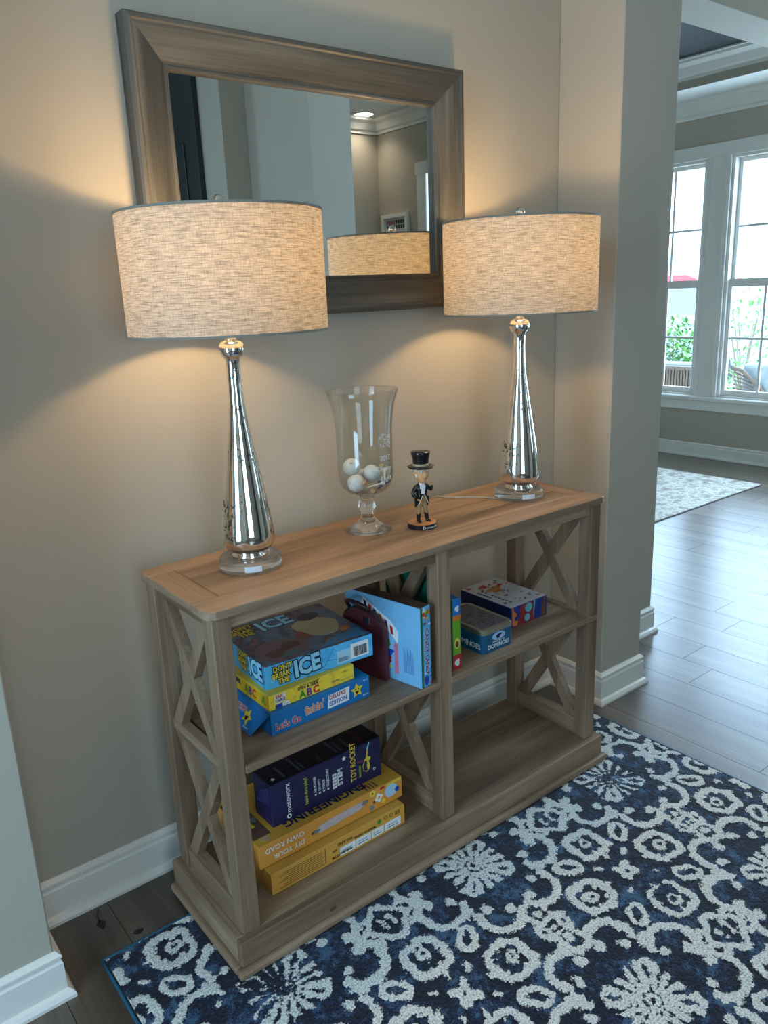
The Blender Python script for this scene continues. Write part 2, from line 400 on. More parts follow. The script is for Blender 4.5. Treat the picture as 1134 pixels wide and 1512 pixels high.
# ------------------------------------------------------------------ living room rug
def noise_ramp(name, cols, scale, rough=.9, det=6):
    m, t, b, L = new_mat(name); tc = N(t, 'TexCoord'); nz = N(t, 'TexNoise'); nz.inputs['Scale'].default_value = scale; nz.inputs['Detail'].default_value = det
    nz.inputs['Roughness'].default_value = .7
    L.new(tc.outputs['Object'], nz.inputs['Vector']); r = N(t, 'ValToRGB'); L.new(nz.outputs['Fac'], r.inputs[0])
    e = r.color_ramp.elements; e[0].position = cols[0][0]; e[0].color = s2l(cols[0][1]); e[1].position = cols[-1][0]; e[1].color = s2l(cols[-1][1])
    for p, c in cols[1:-1]: x = e.new(p); x.color = s2l(c)
    L.new(r.outputs[0], b.inputs['Base Color']); b.inputs['Roughness'].default_value = rough
    bp_ = N(t, 'Bump'); bp_.inputs['Strength'].default_value = .4; bp_.inputs['Distance'].default_value = .004; L.new(nz.outputs['Fac'], bp_.inputs['Height']); L.new(bp_.outputs[0], b.inputs['Normal'])
    return m
lr = thing('living_room_rug', 'distressed pale grey and beige rug in the sunlit room beyond', 'rug', (3.7, 2.0, 0))
M_lr = noise_ramp('faded_grey_rug', [(.35, (132, 122, 108)), (.47, (160, 154, 144)), (.53, (196, 190, 180)), (.62, (150, 138, 120))], 13)
obj('pile', nb(2.45, 4.81, .885, 3.2, 0.003, .012, bev=.003), M_lr, lr, world=True)
obj('backing_edge', nb(2.445, 4.815, .88, 3.205, 0.0005, .004), plain('dark_rug_edge', (40, 38, 38)), lr, world=True)

# ------------------------------------------------------------------ outdoors
ground = struct('ground', nb(5.6, 40, -20, 40, -.5, -.4), plain('pale_paving', (225, 222, 215), var=.05, scale=1))
M_leaf = noise_ramp('leaf_green', [(.3, (34, 74, 20)), (.5, (66, 112, 34)), (.7, (108, 142, 56))], 9, rough=.6)
M_bark = plain('bark', (96, 78, 60))
def bush(x, y, z, r, h, n, label, seed, group=None):
    b_ = thing('garden_shrub', label, 'shrub', (x, y, z), 0, group); rg = random.Random(seed)
    st = bmesh.new()
    for i in range(7):
        a = rg.uniform(0, 2 * PI); tube(st, [(0, 0, 0), (.3 * r * math.cos(a), .3 * r * math.sin(a), h * .5), (.6 * r * math.cos(a), .6 * r * math.sin(a), h * .85)], [.015, .01, .004], 5)
    obj('stem', st, M_bark, b_)
    bm = bmesh.new()
    for i in range(n):
        while True:
            p = Vector((rg.uniform(-1, 1), rg.uniform(-1, 1), rg.uniform(-1, 1)))
            if p.length < 1: break
        c = Vector((p.x * r, p.y * r, h * .55 + p.z * h * .48)); s = rg.uniform(.035, .065)
        E_ = Matrix.Rotation(rg.uniform(0, 6.3), 3, 'Z') @ Matrix.Rotation(rg.uniform(-1, 1), 3, 'X')
        q = [E_ @ Vector(v) * s + c for v in ((0, -1, 0), (.45, 0, .12), (0, 1, 0), (-.45, 0, .12))]
        bm.faces.new([bm.verts.new(v) for v in q])
    obj('foliage', bm, M_leaf, b_)
bush(8.6, 4.0, -.4, .42, 1.35, 1300, 'leafy green shrub outside the left window, behind the slatted seat', 11)
bush(11.5, 4.6, -.4, .6, 1.7, 380, 'sunlit green shrub farther off, seen through the right window', 12)
bush(8.8, 3.1, -.4, .35, .85, 200, 'low green plant just outside the right window behind the armchair', 13)
hs = thing('neighbour_house', 'white house across the street, washed out by daylight', 'house', (24, 10, -.4))
M_hs = plain('white_siding', (235, 235, 232), rough=.7)
bm = nb(22, 27, 4, 20, -.4, 5.5); obj('wall', bm, M_hs, hs, world=True)
bm = bmesh.new(); prism(bm, [(3.6, 5.4), (20.4, 5.4), (12, 9)], 21.6, 27.4, Matrix(((0, 0, 1, 0), (1, 0, 0, 0), (0, 1, 0, 0), (0, 0, 0, 1)))); obj('roof', bm, plain('pale_shingle', (190, 190, 192)), hs, world=True)
for yy in (7.0, 9.2, 12.0, 15.0):
    wn = obj('window', nb(21.93, 22.02, yy, yy + .9, .9, 2.3), plain('window_frame_grey', (150, 165, 170)), hs, world=True)
    obj('pane', nb(21.9, 21.94, yy + .08, yy + .82, .98, 2.2), plain('far_pane', (128, 152, 160), rough=.1), wn, world=True)
car = thing('parked_van', 'pale van with a red top parked outside, seen through the left window', 'van', (13.6, 6.9, -.4))
M_van = plain('van_body', (120, 140, 146), rough=.3)
Mx = Matrix(((0, 0, 1, 0), (1, 0, 0, 0), (0, 1, 0, 0), (0, 0, 0, 1)))
bm = bmesh.new(); prism(bm, [(5.0, -.05), (9.0, -.05), (9.0, 1.35), (6.0, 1.35), (5.55, .85), (5.0, .7)], 12.8, 14.4, Mx)
obj('body', bm, M_van, car, world=True)
bm = bmesh.new(); prism(bm, [(6.1, 1.35), (9.0, 1.35), (8.6, 1.5), (6.5, 1.5)], 12.85, 14.35, Mx); obj('roof_panel', bm, plain('red_roof', (150, 40, 46)), car, world=True)
bm = bmesh.new(); prism(bm, [(5.75, .82), (6.9, .82), (6.9, 1.25), (6.08, 1.25)], 12.78, 12.8, Mx); obj('window', bm, plain('van_glass', (90, 128, 136), rough=.1), car, world=True)
for yy in (5.8, 8.3):
    bm = bmesh.new(); lathe(bm, [(0, -.1), (.3, -.1), (.34, -.06), (.34, .06), (.3, .1), (0, .1)], 24); bm.transform(Matrix.Translation((12.9, yy, -.06)) @ Matrix.Rotation(PI / 2, 4, 'Y')); obj('wheel', bm, plain('tyre', (50, 50, 52)), car, world=True)

M_wick = plain('wicker', (92, 76, 62), rough=.6, scale=60)
M_cush = plain('outdoor_cushion', (130, 138, 140), rough=.9, scale=20)
c1 = thing('wicker_sofa', 'outdoor seat with vertical slats, seen through the left window', 'outdoor seat', (6.4, 2.6, -.4))
for i in range(38): obj('slat', nb(6.28, 6.295, 2.14 + i * .03, 2.16 + i * .03, .1, .60), M_wick, c1, world=True)
bm = bmesh.new(); tube(bm, [(6.29, 2.13, .61), (6.29, 3.3, .61)], .022, 8); obj('top_rail', bm, M_wick, c1, world=True)
obj('cushion', nb(6.32, 6.46, 2.2, 3.2, .05, .66, bev=.04, seg=3), M_cush, c1, world=True)
obj('seat', nb(6.3, 7.0, 2.13, 3.3, -.1, .06, bev=.03, seg=2), M_cush, c1, world=True)
for a in ((6.32, 2.16), (6.95, 2.16), (6.32, 3.25), (6.95, 3.25)): obj('leg', nb(a[0] - .02, a[0] + .02, a[1] - .02, a[1] + .02, -.4, -.08), M_wick, c1, world=True)
c2 = thing('patio_armchair', 'patio armchair with curved slatted back and pale cushion, outside the right window', 'chair', (6.6, 1.75, -.4))
for i in range(9):
    z = .30 + i * .035; bm = bmesh.new(); w_ = .30 - .02 * i
    tube(bm, [(6.45, 2.02, z), (6.45, 2.02 - w_ * .5, z - .02), (6.47, 2.02 - w_, z - .06)], .007, 6); obj('slat', bm, M_wick, c2, world=True)
bm = bmesh.new(); tube(bm, [(6.45, 2.04, .62), (6.45, 1.95, .60), (6.47, 1.80, .47), (6.5, 1.66, .28), (6.55, 1.6, .1)], .02, 8); obj('arm_rail', bm, M_wick, c2, world=True)
bm = nb(6.5, 6.62, 1.62, 1.98, .18, .66, bev=.04, seg=3); obj('cushion', bm, M_cush, c2, world=True)
obj('seat', nb(6.45, 7.1, 1.3, 2.05, .0, .14, bev=.03, seg=2), M_cush, c2, world=True)
for a in ((6.5, 1.35), (7.05, 1.35), (6.5, 2.0), (7.05, 2.0)): obj('leg', nb(a[0] - .02, a[0] + .02, a[1] - .02, a[1] + .02, -.4, .02), M_wick, c2, world=True)
# ------------------------------------------------------------------ wall mirror
FRd, FRm, FRl = (48, 47, 44), (80, 77, 71), (114, 110, 103)
MF_x = wood('mirror_frame_x', 0, FRd, FRm, FRl, rough=.42, bump=.08); MF_z = wood('mirror_frame_z', 2, FRd, FRm, FRl, rough=.42, bump=.08)
MX0, MX1, MZ0, MZ1 = 0.1367, 1.0731, 1.3641, 1.9762
mr = thing('wall_mirror', 'rectangular wall mirror in a wide grey-brown wooden frame above the console', 'mirror', ((MX0 + MX1) / 2, 0, MZ0))
# frame profile: (inset from outer edge, y)
mp_ = [(0, -.002), (0, -.040), (.004, -.045), (.012, -.046), (.016, -.043), (.020, -.043), (.078, -.024), (.080, -.020), (.084, -.020), (.088, -.022), (.0925, -.022), (.0935, -.018), (.0935, -.002)]
def mitre(a, b, inn):   # a,b outer corners (x,z); inn: function inset -> the two inset corners
    bm = bmesh.new(); ra = []; rb = []
    for d, y in mp_:
        pa, pb = inn(d); ra.append(bm.verts.new((pa[0], y, pa[1]))); rb.append(bm.verts.new((pb[0], y, pb[1])))
    n = len(mp_)
    for i in range(n):
        j = (i + 1) % n; bm.faces.new((ra[i], ra[j], rb[j], rb[i]))
    bm.faces.new(ra); bm.faces.new(list(reversed(rb))); bmesh.ops.recalc_face_normals(bm, faces=bm.faces[:]); return bm
obj('frame_rail', mitre(0, 0, lambda d: ((MX0 + d, MZ1 - d), (MX1 - d, MZ1 - d))), MF_x, mr, world=True)
obj('frame_rail', mitre(0, 0, lambda d: ((MX0 + d, MZ0 + d), (MX1 - d, MZ0 + d))), MF_x, mr, world=True)
obj('frame_stile', mitre(0, 0, lambda d: ((MX0 + d, MZ0 + d), (MX0 + d, MZ1 - d))), MF_z, mr, world=True)
obj('frame_stile', mitre(0, 0, lambda d: ((MX1 - d, MZ0 + d), (MX1 - d, MZ1 - d))), MF_z, mr, world=True)
m, t, b, L = new_mat('mirror_glass'); b.inputs['Metallic'].default_value = 1; b.inputs['Roughness'].default_value = 0.0; b.inputs['Base Color'].default_value = (.86, .9, .9, 1)
obj('mirror_glass', nb(MX0 + .09, MX1 - .09, -.007, -.004, MZ0 + .09, MZ1 - .09), m, mr, world=True)

# ------------------------------------------------------------------ console table
TX, TY = 0.0, -0.1011; L_, D_, TZ0 = 1.218, 0.3417, 0.008
tb = thing('console_table', 'long weathered-oak console table with X-braced ends and two shelf bays against the wall', 'console table', (L_ / 2, TY - D_ / 2, TZ0), 0.0029)
def T(name, bm, m, **k): return obj(name, bm, m, tb, world=True, **k)
yb, yf = TY, TY - D_      # back and front edges of the top
ZT = .84; ZU = .822
# top: boards with grooves between; rounded corners by chamfer
def board(name, pts, m):
    bm = bmesh.new(); prism(bm, pts, ZU, ZT)
    bmesh.ops.recalc_face_normals(bm, faces=bm.faces[:])
    es = [e for e in bm.edges if abs(e.verts[0].co.z - e.verts[1].co.z) < 1e-5]
    bmesh.ops.bevel(bm, geom=es, offset=.0012, segments=1, affect='EDGES'); return T(name, bm, m)
c = .018; g_ = .0006
board('edge_board', [(c, yf), (L_ - c, yf), (L_ - c * .35, yf + c * .3), (L_, yf + c), (L_, yf + .074 - g_), (0, yf + .074 - g_), (0, yf + c), (c * .35, yf + c * .3)], W_x)
board('edge_board', [(0, yb - .054 + g_), (L_, yb - .054 + g_), (L_, yb - c), (L_ - c * .35, yb - c * .3), (L_ - c, yb), (c, yb), (c * .35, yb - c * .3), (0, yb - c)], W_x)
board('end_board', [(0, yf + .074 + g_), (.062 - g_, yf + .074 + g_), (.062 - g_, yb - .054 - g_), (0, yb - .054 - g_)], W_y)
board('end_board', [(L_ - .062 + g_, yf + .074 + g_), (L_, yf + .074 + g_), (L_, yb - .054 - g_), (L_ - .062 + g_, yb - .054 - g_)], W_y)
pw = (D_ - .128) / 3
for i in range(3):
    y0 = yf + .074 + pw * i; board('panel_board', [(.062 + g_, y0 + g_ * (1 if i == 0 else .2)), (L_ - .062 - g_, y0 + g_ * (1 if i == 0 else .2)), (L_ - .062 - g_, y0 + pw - g_ * (1 if i == 2 else .2)), (.062 + g_, y0 + pw - g_ * (1 if i == 2 else .2))], W_x)
LI = .0105; LW = .0415
ylf, ylb = yf + LI, yb - LI                    # leg faces
lx = [LI, (L_ - LW) / 2 + .002, L_ - LI - LW]
ZD = .09
for x in lx:
    for y0 in (ylf, ylb - LW): T('leg', nb(x, x + LW, y0, y0 + LW, ZD, ZU, bev=.002), W_z)
for y0 in (ylf + .006, ylb - .026):
    for a, b_ in ((lx[0] + LW, lx[1]), (lx[1] + LW, lx[2])): T('apron', nb(a, b_, y0, y0 + .02, ZU - .030, ZU, bev=.001), W_x)
SH = .486; ST = .018
for a, b_ in ((lx[0] + .004, lx[1] + .004), (lx[1] + LW - .004, lx[2] + LW - .004)):
    a2 = a if a < .1 else a; T('shelf', nb(a + .0 + (LW - .004 if a < .1 else 0), b_ - (.0), ylf - .002, ylb - .004, SH - ST, SH, bev=.003, seg=2), W_x)
ym0, ym1 = ylf + LW, ylb - LW                  # between front and back legs
for k, x in enumerate(lx):
    xr = x + .009; w_ = .024
    T('top_rail', nb(xr, xr + w_, ym0, ym1, ZU - .030, ZU, bev=.001), W_y)
    T('side_rail', nb(xr, xr + w_, ym0, ym1, SH - .018, SH + .004, bev=.001), W_y)
    T('bottom_rail', nb(xr - .003, xr + w_ + .003, ym0, ym1, ZD, ZD + .052, bev=.001), W_y)
    for z0, z1 in ((SH + .004, ZU - .030), (ZD + .052, SH - .018)):
        for s in (0, 1):
            # brace cut flush: parallelogram in the y-z plane
            bw = .030; H_ = z1 - z0; Wd = ym1 - ym0; ln = math.hypot(H_, Wd); off = bw * ln / H_   # horizontal width of the bar
            ya, yb2 = (ym0, ym1) if s == 0 else (ym1, ym0); sg = 1 if s == 0 else -1
            pts = [(ya, z0), (ya + sg * off, z0), (yb2, z1), (yb2 - sg * off, z1)]
            xa = xr + (.002 if s == 0 else .0025)
            bm = bmesh.new(); prism(bm, pts, xa, xa + .020, Matrix(((0, 0, 1, 0), (1, 0, 0, 0), (0, 1, 0, 0), (0, 0, 0, 1))))
            bmesh.ops.recalc_face_normals(bm, faces=bm.faces[:]); T('brace', bm, W_z)
# plinth: deck boards, upper tier, lower tier
T('deck', nb(.0, L_, yf + .002, yb, ZD - .014, ZD, bev=.001), W_x)
def tier(name, e, z0, z1, bev):
    x0, x1, y0, y1 = -e, L_ + e, yf - e, yb
    T(name, nb(x0, x1, y0, y0 + .02, z0, z1, bev=bev, seg=2), W_x)
    T(name, nb(x0, x0 + .02, y0 + .02, y1, z0, z1, bev=bev, seg=2), W_y); T(name, nb(x1 - .02, x1, y0 + .02, y1, z0, z1, bev=bev, seg=2), W_y)
tier('plinth_board', .008, .028, ZD + .0005, .003)
tier('base_moulding', .021, TZ0, .028, .006)
T('knot', prism(bmesh.new(), [(.2276 + .009 * math.cos(t), .045 + .0055 * math.sin(t)) for t in [2 * PI * i / 16 for i in range(16)]], 0, .0003, face_frame((0, yf - .008, 0), (1, 0, 0), (0, 0, 1))), plain('wood_knot', (82, 62, 50)))
T('back_rail', nb(.02, L_ - .02, yb - .02, yb, TZ0, ZD - .014), W_x)

# ------------------------------------------------------------------ lamps
def clear(name, ior, k):
    m, t, b, L = new_mat(name); b.inputs['Transmission Weight'].default_value = 1.0; b.inputs['IOR'].default_value = ior; b.inputs['Roughness'].default_value = 0.0; b.inputs['Base Color'].default_value = (1, 1, 1, 1)
    tr = N(t, 'BsdfTransparent'); mx = N(t, 'MixShader'); mx.inputs[0].default_value = k; L.new(b.outputs[0], mx.inputs[1]); L.new(tr.outputs[0], mx.inputs[2]); L.new(mx.outputs[0], t.nodes['Material Output'].inputs['Surface']); return m
def mercury():
    m, t, b, L = new_mat('mercury_glass'); b.inputs['Metallic'].default_value = 1.0
    tc = N(t, 'TexCoord'); n1 = N(t, 'TexNoise'); n1.inputs['Scale'].default_value = 150; n1.inputs['Detail'].default_value = 2
    n2 = N(t, 'TexNoise'); n2.inputs['Scale'].default_value = 14; n2.inputs['Detail'].default_value = 3
    L.new(tc.outputs['Object'], n1.inputs['Vector']); L.new(tc.outputs['Object'], n2.inputs['Vector'])
    ad = N(t, 'Math', operation='ADD'); L.new(n1.outputs['Fac'], ad.inputs[0]); L.new(n2.outputs['Fac'], ad.inputs[1])
    r = N(t, 'ValToRGB'); e = r.color_ramp.elements; e[0].position = .575; e[0].color = (.86, .84, .81, 1); e[1].position = .62; e[1].color = (.12, .15, .14, 1)
    sb = N(t, 'Math', operation='MULTIPLY'); sb.inputs[1].default_value = .5; L.new(ad.outputs[0], sb.inputs[0])
    L.new(sb.outputs[0], r.inputs[0]); L.new(r.outputs[0], b.inputs['Base Color'])
    r2 = N(t, 'ValToRGB'); r2.color_ramp.elements[0].position = .58; r2.color_ramp.elements[0].color = (.05,) * 3 + (1,); r2.color_ramp.elements[1].position = .66; r2.color_ramp.elements[1].color = (.4,) * 3 + (1,)
    L.new(sb.outputs[0], r2.inputs[0]); L.new(r2.outputs[0], b.inputs['Roughness'])
    bp_ = N(t, 'Bump'); bp_.inputs['Strength'].default_value = .06; bp_.inputs['Distance'].default_value = .003; L.new(n2.outputs['Fac'], bp_.inputs['Height']); L.new(bp_.outputs[0], b.inputs['Normal'])
    return m
def linen():
    m, t, b, L = new_mat('linen_shade'); t.nodes.remove(b); out = t.nodes['Material Output']
    uv = N(t, 'UVMap'); uv.uv_map = 'UVMap'
    def threads(sx, sy, sc, lo, hi, dk):
        mp = N(t, 'Mapping'); mp.inputs['Scale'].default_value = (sx, sy, 1); L.new(uv.outputs[0], mp.inputs['Vector'])
        n = N(t, 'TexNoise'); n.inputs['Scale'].default_value = sc; n.inputs['Detail'].default_value = 3; n.inputs['Roughness'].default_value = .6; L.new(mp.outputs[0], n.inputs['Vector'])
        r = N(t, 'ValToRGB'); e = r.color_ramp.elements; e[0].position = lo; e[0].color = (dk, dk, dk, 1); e[1].position = hi; e[1].color = (1, 1, 1, 1); L.new(n.outputs['Fac'], r.inputs[0]); return r
    a = threads(30, 470, 1, .33, .58, .34); b2 = threads(520, 60, 1, .32, .55, .62); c2 = threads(150, 700, 1, .3, .6, .72)
    mu = N(t, 'MixRGB', blend_type='MULTIPLY'); mu.inputs[0].default_value = 1; L.new(a.outputs[0], mu.inputs[1]); L.new(b2.outputs[0], mu.inputs[2])
    mv = N(t, 'MixRGB', blend_type='MULTIPLY'); mv.inputs[0].default_value = 1; L.new(mu.outputs[0], mv.inputs[1]); L.new(c2.outputs[0], mv.inputs[2])
    d = N(t, 'BsdfDiffuse'); tr = N(t, 'BsdfTranslucent')
    m1 = N(t, 'MixRGB', blend_type='MULTIPLY'); m1.inputs[0].default_value = .75; m1.inputs[1].default_value = (.54, .50, .44, 1); L.new(mv.outputs[0], m1.inputs[2]); L.new(m1.outputs[0], d.inputs[0])
    m2 = N(t, 'MixRGB', blend_type='MULTIPLY'); m2.inputs[0].default_value = 1.0; m2.inputs[1].default_value = (.80, .64, .43, 1); L.new(mv.outputs[0], m2.inputs[2]); L.new(m2.outputs[0], tr.inputs[0])
    mx = N(t, 'MixShader'); mx.inputs[0].default_value = SHADE_T; L.new(d.outputs[0], mx.inputs[1]); L.new(tr.outputs[0], mx.inputs[2]); L.new(mx.outputs[0], out.inputs['Surface'])
    return m
SHADE_T = 0.24; BULB_W = 37.0
M_merc = mercury(); M_linen = linen(); M_cryst = clear('clear_crystal', 1.49, .22); M_nick = plain('brushed_nickel', (190, 186, 178), rough=.25, metal=1.0, var=.03)
M_sheer = plain('shade_trim', (128, 124, 112), rough=.8); M_bulb = emit('lit_bulb', (1, .70, .38), 40)
M_cord = plain('clear_cord', (170, 166, 158), rough=.4); M_stick = plain('white_sticker', (215, 220, 228))
def lamp(cx, cy, label, stick):
    lp = thing('table_lamp', label, 'lamp', (cx, cy, .8402))
    z = 0.0
    b = bmesh.new(); lathe(b, [(0, .0), (.064, .0), (.068, .003), (.068, .024), (.064, .028), (.0, .028)], 64); obj('crystal_base', b, M_cryst, lp, smooth='auto')
    b = bmesh.new(); lathe(b, [(0, .0282), (.040, .0282), (.038, .032), (.033, .036), (.0325, .040), (.038, .0415), (.048, .045), (.0555, .054), (.0580, .066), (.0572, .082), (.0540, .110), (.0475, .155), (.0395, .205), (.0310, .258), (.0225, .312), (.0170, .352), (.0150, .385), (.0145, .42), (.0148, .447), (.0165, .452), (.0222, .4565), (.0260, .464), (.0270, .472), (.0256, .480), (.0215, .4855), (.0150, .488), (.0, .489)], 64)
    obj('glass_body', b, M_merc, lp, smooth=True)
    b = bmesh.new(); lathe(b, [(0, .4885), (.012, .4885), (.012, .492), (.0095, .494), (.0095, .56), (0, .56)], 24); obj('neck', b, M_nick, lp, smooth=True)
    b = bmesh.new(); lathe(b, [(0, .56), (.016, .56), (.017, .60), (.012, .605), (0, .605)], 20); obj('socket', b, M_nick, lp, smooth=True)
    b = bmesh.new(); lathe(b, [(0, .606), (.012, .606), (.014, .622), (.026, .64), (.030, .66), (.026, .68), (.014, .692), (0, .695)], 24); obj('bulb', b, M_bulb, lp, smooth=True)
    # harp and finial
    h0, h1 = .565, .738
    b = bmesh.new(); pts = []
    for i in range(17):
        a = PI * i / 16; pts.append((.052 * math.cos(a) * (1 if 2 < i < 14 else .8), 0, h0 + .01 + (h1 - h0 - .012) * math.sin(a) ** .6))
    tube(b, pts, .0014, 6); obj('harp', b, M_nick, lp, smooth=True)
    b = bmesh.new(); lathe(b, [(0, h1 - .004), (.008, h1 - .004), (.009, h1), (.005, h1 + .004), (.005, h1 + .007), (.010, h1 + .011), (.0125, h1 + .018), (.0105, h1 + .025), (.005, h1 + .030), (0, h1 + .031)], 24); obj('finial', b, M_nick, lp, smooth=True)
    # shade
    zb, zt, r0, r1 = .505, .734, .2005, .2005; n = 128
    me = bmesh.new(); uvl = me.loops.layers.uv.new('UVMap'); ra = [];
    for k in range(2): ra.append([me.verts.new((r0 * math.cos(2 * PI * i / n), r0 * math.sin(2 * PI * i / n), (zb, zt)[k])) for i in range(n)])
    for i in range(n):
        j = (i + 1) % n; f = me.faces.new((ra[0][i], ra[0][j], ra[1][j], ra[1][i]))
        for lo, (u, v) in zip(f.loops, ((i, 0), (i + 1, 0), (i + 1, 1), (i, 1))): lo[uvl].uv = (u / n * 2 * PI * r0 * 1.0, v * (zt - zb))
    sh = obj('lamp_shade', me, M_linen, lp, smooth=True)
    for zz in (zb, zt):
        b = bmesh.new(); pr = [(r0 - .0022, zz - .0022), (r0 + .0014, zz - .0022), (r0 + .0014, zz + .0022), (r0 - .0022, zz + .0022)]; lathe(b, pr, 96, closed=True); obj('shade_rim', b, M_sheer, sh, smooth=False)
    b = bmesh.new()
    for k in range(3):
        a = 2 * PI * k / 3 + .5; tube(b, [(.012 * math.cos(a), .012 * math.sin(a), h1 - .006), (r0 * .98 * math.cos(a), r0 * .98 * math.sin(a), zt - .003)], .0013, 6)
    lathe(b, [(.006, h1 - .008), (.016, h1 - .008), (.016, h1 - .005), (.006, h1 - .005)], 20, closed=True)
    obj('spider_ring', b, M_nick, sh)
    if stick:
        b = bmesh.new()
        for i in range(6):
            a0 = -PI / 2 - .33 + .09 * i; a1 = a0 + .09
            q = [(.0685 * math.cos(a), .0685 * math.sin(a), zz) for a, zz in ((a0, .008), (a1, .008), (a1, .021), (a0, .021))]; b.faces.new([b.verts.new(v) for v in q])
        b.transform(Matrix.Rotation(stick, 4, 'Z')); obj('sticker', b, M_stick, lp, smooth=True)
    l = bpy.data.lights.new('bulb_light', 'POINT'); l.energy = BULB_W; l.color = (1.0, .64, .29); l.shadow_soft_size = .032
    lo = bpy.data.objects.new('bulb_light', l); COL.objects.link(lo); lo.location = (cx, cy, .8402 + .652)
    return lp
M_bulb_t = M_bulb
l1 = lamp(.199, -.254, 'left table lamp: big oatmeal linen drum shade on a silver mercury-glass body, nearest the camera', -.35)
l2 = lamp(1.048, -.270, 'right table lamp: oatmeal linen drum shade on a silver mercury-glass body, beside the corner', -.35)
b = bmesh.new(); tube(b, [(1.048 - .068, -.25, .8435), (.96, -.20, .8425), (.90, -.14, .8425), (.885, -.106, .8425), (.883, -.094, .836), (.883, -.092, .78), (.888, -.075, .70), (.884, -.06, .58), (.90, -.05, .40), (.93, -.04, .2), (.93, -.03, .12)], .0022, 8)
obj('cord', b, M_cord, l2, world=True, smooth=True)

# ------------------------------------------------------------------ hurricane vase with golf balls and tees
VX, VY, VZ = .553, -.218, .8402
va = thing('glass_vase', 'tall clear footed hurricane vase holding golf balls and tees', 'vase', (VX, VY, VZ))
M_vase = thin_glass('vase_glass', 1.1, (.94, .955, .95, 1))
b = bmesh.new()
outer = [(.0, .094), (.030, .0945), (.048, .101), (.060, .113), (.0665, .130), (.0682, .150), (.0682, .20), (.0688, .25), (.0715, .285), (.078, .320), (.087, .347)]
inner = [(.0845, .3475), (.0755, .321), (.069, .286), (.0663, .25), (.0658, .20), (.0658, .150), (.064, .131), (.058, .116), (.047, .105), (.030, .0985), (0, .0975)]
lathe(b, outer + [(.0865, .349)] + inner, 96); obj('bowl', b, M_vase, va, smooth=True)
b = bmesh.new(); lathe(b, [(0, .0), (.058, .0), (.0593, .002), (.058, .004), (.045, .008), (.030, .017), (.019, .028), (.0145, .038), (.0155, .041), (.0150, .045), (.0195, .052), (.0225, .062), (.0205, .073), (.0155, .079), (.0185, .083), (.0165, .087), (.022, .0905), (.026, .0935), (0, .0935)], 64)
obj('foot', b, clear('vase_foot_glass', 1.45, .1), va, smooth='auto')
M_etch = new_mat('etching')[0]; bb_ = M_etch.node_tree.nodes['Principled BSDF']; bb_.inputs['Base Color'].default_value = (.85, .88, .92, 1); bb_.inputs['Alpha'].default_value = .6; bb_.inputs['Roughness'].default_value = .7
def wrap(bm, r, a0, z0, cx=0, cy=0):
    for v in bm.verts:
        a = a0 + v.co.x / r; rr_ = r + v.co.z; zz = z0 + v.co.y
        v.co = Vector((cx + rr_ * math.cos(a), cy + rr_ * math.sin(a), zz))
    return bm
et = bmesh.new(); AE = math.radians(-82)
for s_, z_, u_ in (('2017', .19, .0), ('Champ', .165, -.004), ('Flight', .14, .002)):
    tm = wrap(text_mesh(s_, .017, align='CENTER'), .0695, AE + u_ / .07, z_); me_ = bpy.data.meshes.new('x'); tm.to_mesh(me_); et.from_mesh(me_); bpy.data.meshes.remove(me_)
re_ = random.Random(2)
for k in range(46):
    u = re_.uniform(-.02, .022); v = .233 + re_.uniform(-.017, .017) * (1 - abs(u) * 15); s_ = re_.uniform(.0015, .003)
    q = bmesh.new(); prism(q, [(u - s_, v - .0008), (u + s_, v - .0004), (u + s_ * .8, v + .001), (u - s_ * .7, v + .0008)], 0, .0002); wrap(q, .0692, AE, 0)
    me_ = bpy.data.meshes.new('x'); q.to_mesh(me_); et.from_mesh(me_); bpy.data.meshes.remove(me_)
obj('etched_lettering', et, M_etch, va)

def golf():
    m, t, b, L = new_mat('golf_ball'); b.inputs['Base Color'].default_value = (.66, .67, .66, 1); b.inputs['Roughness'].default_value = .3
    tc = N(t, 'TexCoord'); v = N(t, 'TexVoronoi'); v.inputs['Scale'].default_value = 330; v.inputs['Randomness'].default_value = .25; L.new(tc.outputs['Object'], v.inputs['Vector'])
    r = N(t, 'ValToRGB'); r.color_ramp.elements[0].color = (0, 0, 0, 1); r.color_ramp.elements[1].position = .45; L.new(v.outputs['Distance'], r.inputs[0])
    bp_ = N(t, 'Bump'); bp_.inputs['Strength'].default_value = .8; bp_.inputs['Distance'].default_value = .0008; L.new(r.outputs[0], bp_.inputs['Height']); L.new(bp_.outputs[0], b.inputs['Normal'])
    return m
M_golf = golf()
BR = .0213
gb = [((.513, -.230, .968), 'golf ball low on the left in the glass vase, partly behind a wooden tee'),
      ((.520, -.205, 1.0035), 'upper left golf ball in the glass vase, with small dark marks'),
      ((.566, -.224, .983), 'largest-looking golf ball in the middle of the glass vase'),
      ((.572, -.180, .965), 'golf ball at the back of the glass vase, mostly hidden by the others')]
for p, lab in gb:
    b = bmesh.new(); ball(b, (0, 0, 0), BR, 4); g = obj('golf_ball', b, M_golf, smooth=True, loc=p); tag(g, lab, 'golf ball', 'golf balls in the vase')
b = bmesh.new(); MM = Matrix.Translation((-.010, -.0135, .0125)) @ Vector((-.6, -.75, .6)).normalized().to_track_quat('Z', 'Y').to_matrix().to_4x4()
prism(b, [(-.004, 0), (.003, -.0008), (.004, .0008), (-.003, .0015)], -.001, .0006, MM); obj('printed_mark', b, plain('ink_dark', (40, 38, 42)), bpy.data.objects['golf_ball.001'])
